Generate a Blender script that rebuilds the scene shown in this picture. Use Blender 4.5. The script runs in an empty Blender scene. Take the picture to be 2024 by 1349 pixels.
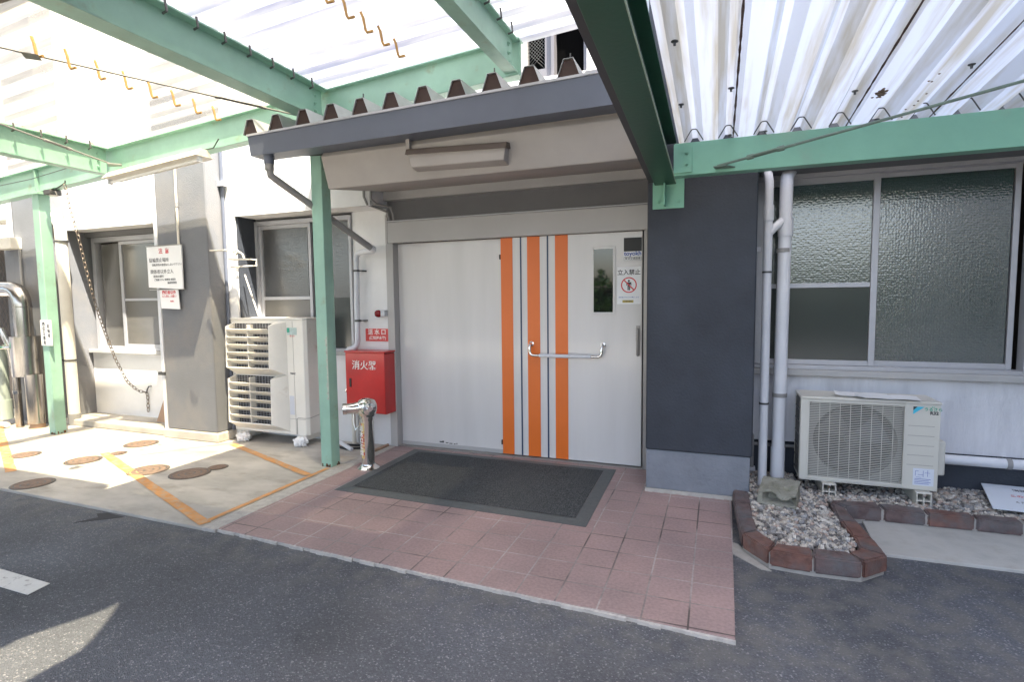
import bpy, bmesh, math, random
from mathutils import Vector, Matrix
random.seed(7)
R = math.radians
S = bpy.context.scene
COL = S.collection

# ------------------------------------------------------------------ camera
CAM_YAW, CAM_PITCH, CAM_ROLL, FPX = -.35997, .075585, .010948, 1083.3
def cam_axes(a, b, c):
    F = Vector((math.sin(a)*math.cos(b), math.cos(a)*math.cos(b), -math.sin(b)))
    r = Vector((math.cos(a), -math.sin(a), 0)); d = F.cross(r)
    return r*math.cos(c)+d*math.sin(c), -r*math.sin(c)+d*math.cos(c), F
cr, cd, cf = cam_axes(CAM_YAW, CAM_PITCH, CAM_ROLL)
cam_data = bpy.data.cameras.new('camera'); cam = bpy.data.objects.new('camera', cam_data); COL.objects.link(cam)
m = Matrix((cr, -cd, -cf)).transposed().to_4x4(); m.translation = (0, 0, 1.5); cam.matrix_world = m
cam_data.sensor_width = 36; cam_data.lens = 36*FPX/2024; cam_data.clip_end = 500; cam_data.clip_start = .05
S.camera = cam

# ------------------------------------------------------------------ light
SUN_V = Vector((-1.55, 1.0, -3.9)).normalized()          # direction the light travels
elev = math.asin(-SUN_V.z); az = math.atan2(-SUN_V.x, -SUN_V.y)   # from +Y clockwise
w = bpy.data.worlds.new('World'); S.world = w; w.use_nodes = True
nt = w.node_tree; bg = nt.nodes['Background']
sky = nt.nodes.new('ShaderNodeTexSky'); sky.sky_type = 'NISHITA'; sky.sun_disc = False
sky.sun_elevation = elev; sky.sun_rotation = az; sky.air_density = 1.0; sky.dust_density = 4.0; sky.ozone_density = .6
nt.links.new(sky.outputs[0], bg.inputs[0]); bg.inputs[1].default_value = .15
sd = bpy.data.lights.new('sun', 'SUN'); sd.energy = 5.0; sd.angle = R(.5); sd.color = (1, .93, .80)
so = bpy.data.objects.new('sun', sd); COL.objects.link(so); so.rotation_euler = SUN_V.to_track_quat('-Z', 'Y').to_euler()
so.location = (4, -4, 20)
S.view_settings.view_transform = 'Standard'; S.view_settings.look = 'None'; S.view_settings.gamma = 1
S.view_settings.exposure = 2.48
S.cycles.max_bounces = 10; S.cycles.diffuse_bounces = 6; S.cycles.transparent_max_bounces = 12
S.cycles.sample_clamp_indirect = 8; S.cycles.use_denoising = True

# ------------------------------------------------------------------ materials
MATS = {}
def mat(name, base, rough=.6, metal=0, var=.12, vs=3.0, bump=0, bs=60, spec=.5, var2=0, vs2=.7, dirt=None, ds=1.2, dlo=.55, dhi=.75, bdist=.01, stretch=None, coat=0):
    m = bpy.data.materials.new(name); m.use_nodes = True; t = m.node_tree; N = t.nodes; L = t.links
    b = N['Principled BSDF']; b.inputs['Roughness'].default_value = rough; b.inputs['Metallic'].default_value = metal
    b.inputs['Specular IOR Level'].default_value = spec
    if coat: b.inputs['Coat Weight'].default_value = coat; b.inputs['Coat Roughness'].default_value = .1
    g = N.new('ShaderNodeNewGeometry'); pos = g.outputs['Position']
    if stretch:
        mp = N.new('ShaderNodeVectorMath'); mp.operation = 'MULTIPLY'; mp.inputs[1].default_value = stretch
        L.new(pos, mp.inputs[0]); posv = mp.outputs[0]
    else: posv = pos
    c = [*base, 1]
    def noise(scale, det=6, src=None):
        n = N.new('ShaderNodeTexNoise'); n.inputs['Scale'].default_value = scale; n.inputs['Detail'].default_value = det
        n.inputs['Roughness'].default_value = .6
        L.new(src or posv, n.inputs['Vector']); return n.outputs['Fac']
    def mixc(fac, a, bcol, lo, hi):
        r = N.new('ShaderNodeMapRange'); r.inputs[1].default_value = lo; r.inputs[2].default_value = hi
        L.new(fac, r.inputs[0])
        x = N.new('ShaderNodeMix'); x.data_type = 'RGBA'; L.new(r.outputs[0], x.inputs[0])
        if isinstance(a, list): x.inputs[6].default_value = a
        else: L.new(a, x.inputs[6])
        if isinstance(bcol, list): x.inputs[7].default_value = bcol
        else: L.new(bcol, x.inputs[7])
        return x.outputs[2]
    lo_ = [v*(1-var) for v in base]+[1]; hi_ = [min(1, v*(1+var)) for v in base]+[1]
    out = mixc(noise(vs), lo_, hi_, .3, .7)
    if var2:
        mm = N.new('ShaderNodeMix'); mm.data_type = 'RGBA'; mm.blend_type = 'MULTIPLY'; mm.inputs[0].default_value = 1
        L.new(out, mm.inputs[6]); o2 = mixc(noise(vs2, 4), [1-var2]*3+[1], [1, 1, 1, 1], .35, .65); L.new(o2, mm.inputs[7]); out = mm.outputs[2]
    if dirt:
        out = mixc(noise(ds, 8), out, [*dirt, 1], dlo, dhi)
    L.new(out, b.inputs['Base Color'])
    if bump:
        bn = N.new('ShaderNodeBump'); bn.inputs['Strength'].default_value = bump; bn.inputs['Distance'].default_value = bdist
        L.new(noise(bs, 5), bn.inputs['Height']); L.new(bn.outputs[0], b.inputs['Normal'])
    MATS[name] = m; return m

GREEN = mat('green paint', (.30, .50, .40), .42, var=.07, vs=4, var2=.16, vs2=2.5, bump=.12, bs=30, dirt=(.25, .30, .20), ds=7, dlo=.60, dhi=.78)
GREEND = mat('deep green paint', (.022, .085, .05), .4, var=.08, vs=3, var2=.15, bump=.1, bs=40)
GREENR = mat('right beam paint', (.21, .46, .34), .45, var=.08, vs=3, var2=.14, bump=.1, bs=40, dirt=(.22, .36, .28), ds=5, dlo=.55, dhi=.8)
ROD = mat('faded rod paint', (.13, .19, .155), .5, var=.15, vs=20)
WHITE = mat('white wall paint', (.78, .775, .77), .75, var=.05, vs=2.5, var2=.1, vs2=1.2, bump=.35, bs=90, dirt=(.5, .48, .45), ds=2.2, dlo=.66, dhi=.85)
WHITEB = mat('cool white wall paint', (.70, .70, .73), .75, var=.05, vs=2.5, var2=.12, vs2=1.5, bump=.5, bs=40, dirt=(.50, .50, .53), ds=1.3, dlo=.52, dhi=.8, stretch=(5, 1, .8))
SLATE = mat('slate wall paint', (.043, .050, .065), .72, var=.22, vs=2.2, var2=.22, bump=.5, bs=55, bdist=.012, dirt=(.08, .09, .105), ds=60, dlo=.76, dhi=.82)
SLATE_LIT = mat('lit weathered slate paint', (.175, .182, .198), .75, var=.08, vs=2.2, var2=.10, vs2=1.3, bump=.4, bs=85, bdist=.008, dirt=(.23, .205, .18), ds=1.1, dlo=.5, dhi=.85)  # SLATE paint again, with the stronger light on the left put into its colour
PLINTH = mat('blue grey plinth paint', (.20, .215, .245), .7, var=.1, vs=6, bump=.6, bs=30, bdist=.015, dirt=(.4, .42, .45), ds=20, dlo=.72, dhi=.8)
CONC = mat('concrete', (.49, .46, .41), .85, var=.12, vs=2.2, var2=.22, vs2=1.1, bump=.35, bs=80, dirt=(.27, .24, .2), ds=2.6, dlo=.54, dhi=.78, stretch=(1, 1.9, 1))
CONCD = mat('rough kerb concrete', (.42, .40, .37), .9, var=.18, vs=20, bump=.8, bs=60)
SLABM = mat('porch slab paint', (.38, .35, .325), .75, var=.05, vs=2, var2=.12, vs2=1.5, bump=.15, bs=30)
LINTEL = mat('grey lintel paint', (.145, .145, .15), .75, var=.07, vs=3, bump=.3, bs=60)
BAND = mat('pale grey paint', (.38, .375, .37), .75, var=.06, vs=3, bump=.3, bs=60)
GREYM = mat('grey blue metal', (.115, .13, .17), .36, var=.06, vs=3, var2=.1, bump=.05, bs=20)
GREYT = mat('grey pipe plastic', (.25, .245, .24), .45, var=.06, vs=4)
WPIPE = mat('white pipe plastic', (.62, .63, .66), .4, var=.04, vs=4, dirt=(.4, .38, .35), ds=6, dlo=.66, dhi=.8)
CREAM = mat('cream painted pipe', (.66, .62, .54), .5, var=.06, vs=4)
ALU = mat('aluminium frame', (.42, .42, .44), .42, metal=.35, var=.05, vs=8)
ALUD = mat('brown grey metal', (.33, .31, .29), .45, metal=.4, var=.05, vs=8)
CHROME = mat('chrome', (.78, .76, .72), .09, metal=1, var=.06, vs=12)
STAIN = mat('stainless duct', (.42, .39, .36), .2, metal=1, var=.1, vs=8, bump=.1, bs=15, stretch=(6, 6, .5))
BLACK = mat('black', (.012, .012, .013), .5, var=.1)
RUST = mat('rusted steel', (.16, .07, .03), .8, var=.3, vs=30)
HOOKM = mat('yellow rust hook', (.36, .21, .07), .55, metal=.3, var=.25, vs=40)
DKSTEEL = mat('dark steel', (.10, .10, .10), .45, metal=.6, var=.15, vs=10)
ORANGE = mat('orange film', (.72, .155, .02), .38, var=.03, vs=3)
NAVY = mat('navy film', (.025, .05, .11), .4, var=.03)
REDM = mat('red enamel', (.56, .014, .013), .34, var=.12, vs=4, var2=.15, vs2=3, bump=.04, bs=6, coat=.3)
REDS = mat('faded red sign', (.62, .07, .06), .5, var=.1, vs=8)
REDL = mat('red lamp glass', (.22, .008, .012), .12, var=.05)
WPRINT = mat('white print', (.82, .80, .76), .5, var=.1, vs=40)
KPRINT = mat('black print', (.03, .03, .035), .5, var=.1)
RPRINT = mat('red print', (.62, .05, .06), .5, var=.05)
BPRINT = mat('blue print', (.04, .09, .38), .5, var=.05)
GPRINT = mat('green print', (.03, .33, .22), .5, var=.05)
CPRINT = mat('cyan print', (.05, .45, .62), .5, var=.05)
YPRINT = mat('gold print', (.45, .36, .08), .4, var=.1)
PAPER = mat('white paper', (.80, .80, .80), .6, var=.03)
ACW = mat('cream appliance paint', (.60, .58, .52), .42, var=.03, vs=3, var2=.06, vs2=2)
ACO = mat('aged appliance paint', (.76, .73, .67), .5, var=.05, vs=3, var2=.1, dirt=(.45, .36, .25), ds=5, dlo=.62, dhi=.8)
COIL = mat('coil fins', (.16, .16, .16), .5, metal=.7, var=.5, vs=60, stretch=(8, 8, .6))
BROWN = mat('brown eave paint', (.055, .042, .034), .7, var=.15, vs=3)
BROWNL = mat('brown trim paint', (.10, .075, .06), .6, var=.1, vs=3)
CARD = mat('brown board', (.33, .22, .15), .8, var=.12, vs=10)
BRICK = mat('engineering brick', (.125, .085, .08), .75, var=.35, vs=14, bump=.7, bs=50, dirt=(.13, .13, .135), ds=9, dlo=.42, dhi=.75)
BRICKR = mat('red brick', (.165, .080, .062), .75, var=.35, vs=14, bump=.7, bs=50, dirt=(.12, .11, .11), ds=9, dlo=.42, dhi=.72)
MORTAR = mat('mortar', (.36, .34, .31), .9, var=.1, vs=20, bump=.5, bs=60)
RUBBER = mat('rubber border', (.095, .105, .105), .6, var=.12, vs=30, bump=.5, bs=120)
GREY2 = mat('grey print', (.13, .13, .14), .5)
ROOFM = mat('galvanised roofing', (.45, .46, .47), .5, metal=.3, var=.1, vs=4)
MAROON = mat('rust brown underside', (.035, .017, .013), .7, var=.25, vs=12)
PLINE = mat('white road paint', (.58, .58, .56), .7, var=.08, vs=14, dirt=(.2, .2, .2), ds=24, dlo=.6, dhi=.72)
MANH = mat('iron cover', (.23, .16, .12), .7, metal=.2, var=.25, vs=24, bump=1, bs=90)
BLOCKER = mat('sun blocker wall', (.66, .63, .58), .8, var=.08, vs=1, bump=.2, bs=20)
LEAF = mat('hedge leaf', (.05, .11, .035), .6, var=.5, vs=2.5)
TUBEM = mat('lamp tube glass', (.82, .82, .80), .25, var=.02)
PALEG = mat('pale green pipe', (.36, .42, .38), .45, var=.08, vs=5)

# orange line worn
OLINE = mat('orange road paint', (.56, .27, .09), .75, var=.15, vs=10, dirt=(.40, .34, .26), ds=16, dlo=.46, dhi=.72)

def asphalt_mat():
    m = bpy.data.materials.new('asphalt'); m.use_nodes = True; t = m.node_tree; N = t.nodes; L = t.links; b = N['Principled BSDF']
    g = N.new('ShaderNodeNewGeometry')
    def noise(s, d=4):
        n = N.new('ShaderNodeTexNoise'); n.inputs['Scale'].default_value = s; n.inputs['Detail'].default_value = d
        L.new(g.outputs['Position'], n.inputs['Vector']); return n.outputs['Fac']
    v = N.new('ShaderNodeTexVoronoi'); v.inputs['Scale'].default_value = 160; L.new(g.outputs['Position'], v.inputs['Vector'])
    r = N.new('ShaderNodeValToRGB'); e = r.color_ramp.elements; e[0].position = 0; e[0].color = (.074, .079, .090, 1); e[1].position = .85; e[1].color = (.112, .119, .135, 1)
    e2 = r.color_ramp.elements.new(.93); e2.color = (.15, .155, .165, 1); e3 = r.color_ramp.elements.new(.985); e3.color = (.26, .26, .27, 1)
    sep = N.new('ShaderNodeSeparateColor'); L.new(v.outputs['Color'], sep.inputs[0]); L.new(sep.outputs[0], r.inputs[0])
    r2 = N.new('ShaderNodeValToRGB'); e = r2.color_ramp.elements; e[0].position = .32; e[0].color = (.66, .66, .66, 1); e[1].position = .66; e[1].color = (1.18, 1.18, 1.2, 1); L.new(noise(1.1, 6), r2.inputs[0])
    mm = N.new('ShaderNodeMix'); mm.data_type = 'RGBA'; mm.blend_type = 'MULTIPLY'; mm.inputs[0].default_value = 1
    L.new(r.outputs[0], mm.inputs[6]); L.new(r2.outputs[0], mm.inputs[7])
    r3 = N.new('ShaderNodeValToRGB'); e = r3.color_ramp.elements; e[0].position = .66; e[0].color = (1, 1, 1, 1); e[1].position = .76; e[1].color = (.68, .68, .68, 1); L.new(noise(6, 4), r3.inputs[0])
    m2 = N.new('ShaderNodeMix'); m2.data_type = 'RGBA'; m2.blend_type = 'MULTIPLY'; m2.inputs[0].default_value = 1
    L.new(mm.outputs[2], m2.inputs[6]); L.new(r3.outputs[0], m2.inputs[7])
    # grit gathered along the paving edge: distance to the line y = 2.62 - .0417*(x+3.09)
    sp = N.new('ShaderNodeSeparateXYZ'); L.new(g.outputs['Position'], sp.inputs[0])
    e1 = N.new('ShaderNodeMath'); e1.operation = 'MULTIPLY_ADD'; e1.inputs[1].default_value = .0417; L.new(sp.outputs[0], e1.inputs[0]); L.new(sp.outputs[1], e1.inputs[2])
    e2_ = N.new('ShaderNodeMapRange'); e2_.inputs[1].default_value = 2.02; e2_.inputs[2].default_value = 2.50; L.new(e1.outputs[0], e2_.inputs[0])
    gn = N.new('ShaderNodeMath'); gn.operation = 'MULTIPLY'; L.new(e2_.outputs[0], gn.inputs[0])
    gr_ = N.new('ShaderNodeMapRange'); gr_.inputs[1].default_value = .42; gr_.inputs[2].default_value = .62; gr_.inputs[4].default_value = .55; L.new(noise(9, 8), gr_.inputs[0]); L.new(gr_.outputs[0], gn.inputs[1])
    mg_ = N.new('ShaderNodeMix'); mg_.data_type = 'RGBA'; L.new(gn.outputs[0], mg_.inputs[0]); L.new(m2.outputs[2], mg_.inputs[6]); mg_.inputs[7].default_value = (.17, .16, .145, 1)
    st = N.new('ShaderNodeMapRange'); st.inputs[1].default_value = .52; st.inputs[2].default_value = .68; st.inputs[3].default_value = 1; st.inputs[4].default_value = .86; L.new(noise(.9, 3), st.inputs[0])
    sc_ = N.new('ShaderNodeVectorMath'); sc_.operation = 'SCALE'; L.new(mg_.outputs[2], sc_.inputs[0]); L.new(st.outputs[0], sc_.inputs['Scale'])
    L.new(sc_.outputs[0], b.inputs['Base Color'])
    b.inputs['Roughness'].default_value = .78
    bn = N.new('ShaderNodeBump'); bn.inputs['Strength'].default_value = .8; bn.inputs['Distance'].default_value = .006; L.new(v.outputs['Distance'], bn.inputs['Height']); L.new(bn.outputs[0], b.inputs['Normal'])
    return m
ASPH = asphalt_mat()

def tile_mat():
    m = bpy.data.materials.new('quarry tile'); m.use_nodes = True; t = m.node_tree; N = t.nodes; L = t.links; b = N['Principled BSDF']
    g = N.new('ShaderNodeNewGeometry')
    mp = N.new('ShaderNodeVectorMath'); mp.operation = 'SUBTRACT'; mp.inputs[1].default_value = (.105-.211*40, 4.205-.211*40, 0); L.new(g.outputs['Position'], mp.inputs[0])
    k = N.new('ShaderNodeTexBrick'); k.offset = 0; k.squash = 1; k.inputs['Scale'].default_value = 1
    k.inputs['Brick Width'].default_value = .211; k.inputs['Row Height'].default_value = .211; k.inputs['Mortar Size'].default_value = .0052; k.inputs['Mortar Smooth'].default_value = .3; k.inputs['Bias'].default_value = 0
    k.inputs['Color1'].default_value = (.325, .232, .222, 1); k.inputs['Color2'].default_value = (.345, .25, .24, 1); k.inputs['Mortar'].default_value = (.2, .17, .16, 1)
    L.new(mp.outputs[0], k.inputs['Vector'])
    def noise(s, d=5):
        n = N.new('ShaderNodeTexNoise'); n.inputs['Scale'].default_value = s; n.inputs['Detail'].default_value = d
        L.new(g.outputs['Position'], n.inputs['Vector']); return n.outputs['Fac']
    # mortar colour varies from pale to dark
    mr = N.new('ShaderNodeValToRGB'); e = mr.color_ramp.elements; e[0].position = .38; e[0].color = (.10, .08, .075, 1); e[1].position = .6; e[1].color = (.42, .37, .35, 1); L.new(noise(2.2, 3), mr.inputs[0]); L.new(mr.outputs[0], k.inputs['Mortar'])
    r = N.new('ShaderNodeValToRGB'); e = r.color_ramp.elements; e[0].position = .3; e[0].color = (.76, .78, .80, 1); e[1].position = .7; e[1].color = (1.12, 1.08, 1.06, 1); L.new(noise(1.7), r.inputs[0])
    mm = N.new('ShaderNodeMix'); mm.data_type = 'RGBA'; mm.blend_type = 'MULTIPLY'; mm.inputs[0].default_value = 1; L.new(k.outputs[0], mm.inputs[6]); L.new(r.outputs[0], mm.inputs[7])
    r4 = N.new('ShaderNodeValToRGB'); e = r4.color_ramp.elements; e[0].position = .35; e[0].color = (.88, .88, .88, 1); e[1].position = .65; e[1].color = (1.08, 1.08, 1.08, 1); L.new(noise(60, 3), r4.inputs[0])
    m2 = N.new('ShaderNodeMix'); m2.data_type = 'RGBA'; m2.blend_type = 'MULTIPLY'; m2.inputs[0].default_value = 1; L.new(mm.outputs[2], m2.inputs[6]); L.new(r4.outputs[0], m2.inputs[7])
    L.new(m2.outputs[2], b.inputs['Base Color']); b.inputs['Roughness'].default_value = .62
    bn = N.new('ShaderNodeBump'); bn.inputs['Strength'].default_value = .6; bn.inputs['Distance'].default_value = .003; bn.invert = True; L.new(k.outputs['Fac'], bn.inputs['Height'])
    b2 = N.new('ShaderNodeBump'); b2.inputs['Strength'].default_value = .25; b2.inputs['Distance'].default_value = .003; L.new(noise(120, 2), b2.inputs['Height']); L.new(bn.outputs[0], b2.inputs['Normal']); L.new(b2.outputs[0], b.inputs['Normal'])
    return m
TILE = tile_mat()

def carpet_mat():
    m = bpy.data.materials.new('mat carpet'); m.use_nodes = True; t = m.node_tree; N = t.nodes; L = t.links; b = N['Principled BSDF']
    g = N.new('ShaderNodeNewGeometry')
    n = N.new('ShaderNodeTexNoise'); n.inputs['Scale'].default_value = 140; n.inputs['Detail'].default_value = 3; L.new(g.outputs['Position'], n.inputs['Vector'])
    k = N.new('ShaderNodeTexBrick'); k.offset = 0; k.inputs['Scale'].default_value = 1; k.inputs['Brick Width'].default_value = .05; k.inputs['Row Height'].default_value = .05; k.inputs['Mortar Size'].default_value = .004; k.inputs['Mortar Smooth'].default_value = 1
    k.inputs['Color1'].default_value = (1, 1, 1, 1); k.inputs['Color2'].default_value = (.8, .8, .8, 1); k.inputs['Mortar'].default_value = (.55, .55, .55, 1); L.new(g.outputs['Position'], k.inputs['Vector'])
    r = N.new('ShaderNodeValToRGB'); e = r.color_ramp.elements; e[0].position = .36; e[0].color = (.030, .034, .036, 1); e[1].position = .68; e[1].color = (.13, .137, .14, 1); L.new(n.outputs['Fac'], r.inputs[0])
    mm = N.new('ShaderNodeMix'); mm.data_type = 'RGBA'; mm.blend_type = 'MULTIPLY'; mm.inputs[0].default_value = .6; L.new(r.outputs[0], mm.inputs[6]); L.new(k.outputs[0], mm.inputs[7]); L.new(mm.outputs[2], b.inputs['Base Color'])
    b.inputs['Roughness'].default_value = .95; b.inputs['Specular IOR Level'].default_value = .15
    bn = N.new('ShaderNodeBump'); bn.inputs['Strength'].default_value = .8; bn.inputs['Distance'].default_value = .004; L.new(n.outputs['Fac'], bn.inputs['Height']); L.new(bn.outputs[0], b.inputs['Normal'])
    return m
CARPET = carpet_mat()

def sheet_mat(name, col, transl, transp, dirtc, axis, dirt_amt, pitch, phase=0):
    """thin corrugated plastic: translucent + a little clear transmission, dirt lying in the valleys"""
    m = bpy.data.materials.new(name); m.use_nodes = True; t = m.node_tree; N = t.nodes; L = t.links
    N.remove(N['Principled BSDF']); out = N['Material Output']
    g = N.new('ShaderNodeNewGeometry')
    sc = N.new('ShaderNodeVectorMath'); sc.operation = 'MULTIPLY'; sc.inputs[1].default_value = (16, .55, .3) if axis == 'Y' else (.5, 12, .3); L.new(g.outputs['Position'], sc.inputs[0])
    n = N.new('ShaderNodeTexNoise'); n.inputs['Scale'].default_value = 1; n.inputs['Detail'].default_value = 4; n.inputs['Roughness'].default_value = .5; L.new(sc.outputs[0], n.inputs['Vector'])
    n2 = N.new('ShaderNodeTexNoise'); n2.inputs['Scale'].default_value = 26; n2.inputs['Detail'].default_value = 5; s2 = N.new('ShaderNodeVectorMath'); s2.operation = 'MULTIPLY'; s2.inputs[1].default_value = (1.6, .12, .12) if axis == 'Y' else (.12, 1.6, .12); L.new(g.outputs['Position'], s2.inputs[0]); L.new(s2.outputs[0], n2.inputs['Vector'])
    ad = N.new('ShaderNodeMath'); ad.operation = 'MULTIPLY_ADD'; ad.inputs[1].default_value = .28; L.new(n2.outputs['Fac'], ad.inputs[0]); L.new(n.outputs['Fac'], ad.inputs[2])
    r = N.new('ShaderNodeValToRGB'); e = r.color_ramp.elements; e[0].position = .68-.1*dirt_amt; e[0].color = (*col, 1); e[1].position = .92-.12*dirt_amt; e[1].color = (*dirtc, 1); L.new(ad.outputs[0], r.inputs[0])
    tl = N.new('ShaderNodeBsdfTranslucent'); L.new(r.outputs[0], tl.inputs[0])
    df = N.new('ShaderNodeBsdfDiffuse'); L.new(r.outputs[0], df.inputs[0])
    gl = N.new('ShaderNodeBsdfGlossy'); gl.inputs['Roughness'].default_value = .25
    tp = N.new('ShaderNodeBsdfTransparent'); tp.inputs[0].default_value = (1, .93, .76, 1) if axis == 'X' else (.96, .97, .98, 1)
    m1 = N.new('ShaderNodeMixShader'); m1.inputs[0].default_value = transl; L.new(df.outputs[0], m1.inputs[1]); L.new(tl.outputs[0], m1.inputs[2])
    m2 = N.new('ShaderNodeMixShader'); m2.inputs[0].default_value = transp; L.new(m1.outputs[0], m2.inputs[1]); L.new(tp.outputs[0], m2.inputs[2])
    m3 = N.new('ShaderNodeMixShader'); m3.inputs[0].default_value = .05; L.new(m2.outputs[0], m3.inputs[1]); L.new(gl.outputs[0], m3.inputs[2])
    L.new(m3.outputs[0], out.inputs[0]); return m
SHEET_CLEAR = sheet_mat('clear ribbed plastic', (.50, .495, .485), .33, .45, (.25, .25, .27), 'X', 1.1, .2)
SHEET_MILK = sheet_mat('milky ribbed plastic', (.48, .49, .53), .36, .03, (.24, .26, .36), 'X', 1.1, .2)
SHEET_R = sheet_mat('weathered ribbed plastic', (.74, .81, .92), .84, .20, (.52, .50, .43), 'Y', .8, .2145)

def glass_mat(name, col, rough, cell, strength, spec=.6, ior=1.5):
    m = bpy.data.materials.new(name); m.use_nodes = True; t = m.node_tree; N = t.nodes; L = t.links; b = N['Principled BSDF']
    b.inputs['Base Color'].default_value = (*col, 1); b.inputs['Roughness'].default_value = rough; b.inputs['Specular IOR Level'].default_value = spec
    b.inputs['Coat Weight'].default_value = 1; b.inputs['Coat Roughness'].default_value = rough*.6; b.inputs['IOR'].default_value = ior; b.inputs['Coat IOR'].default_value = ior
    g = N.new('ShaderNodeNewGeometry')
    if cell:
        v = N.new('ShaderNodeTexVoronoi'); v.feature = 'SMOOTH_F1'; v.inputs['Scale'].default_value = cell; v.inputs['Smoothness'].default_value = .6; v.inputs['Randomness'].default_value = .55; L.new(g.outputs['Position'], v.inputs['Vector'])
        bn = N.new('ShaderNodeBump'); bn.inputs['Strength'].default_value = strength; bn.inputs['Distance'].default_value = .006; L.new(v.outputs['Distance'], bn.inputs['Height']); L.new(bn.outputs[0], b.inputs['Normal']); L.new(bn.outputs[0], b.inputs['Coat Normal'])
    return m
GLASS_OB = glass_mat('obscured glass', (.026, .040, .036), .22, 58, .17, .6, 1.75)
GLASS_LO = glass_mat('frosted glass', (.030, .038, .036), .22, 0, 0, .5, 1.45)
GLASS_L = glass_mat('pale obscured glass', (.070, .070, .070), .2, 58, .18, .5, 1.6)
GLASS_D = glass_mat('dark window glass', (.008, .010, .009), .04, 0, 0, .6)
GLASS_G = glass_mat('grey frosted glass', (.11, .105, .095), .25, 0, 0, .5)

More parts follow.
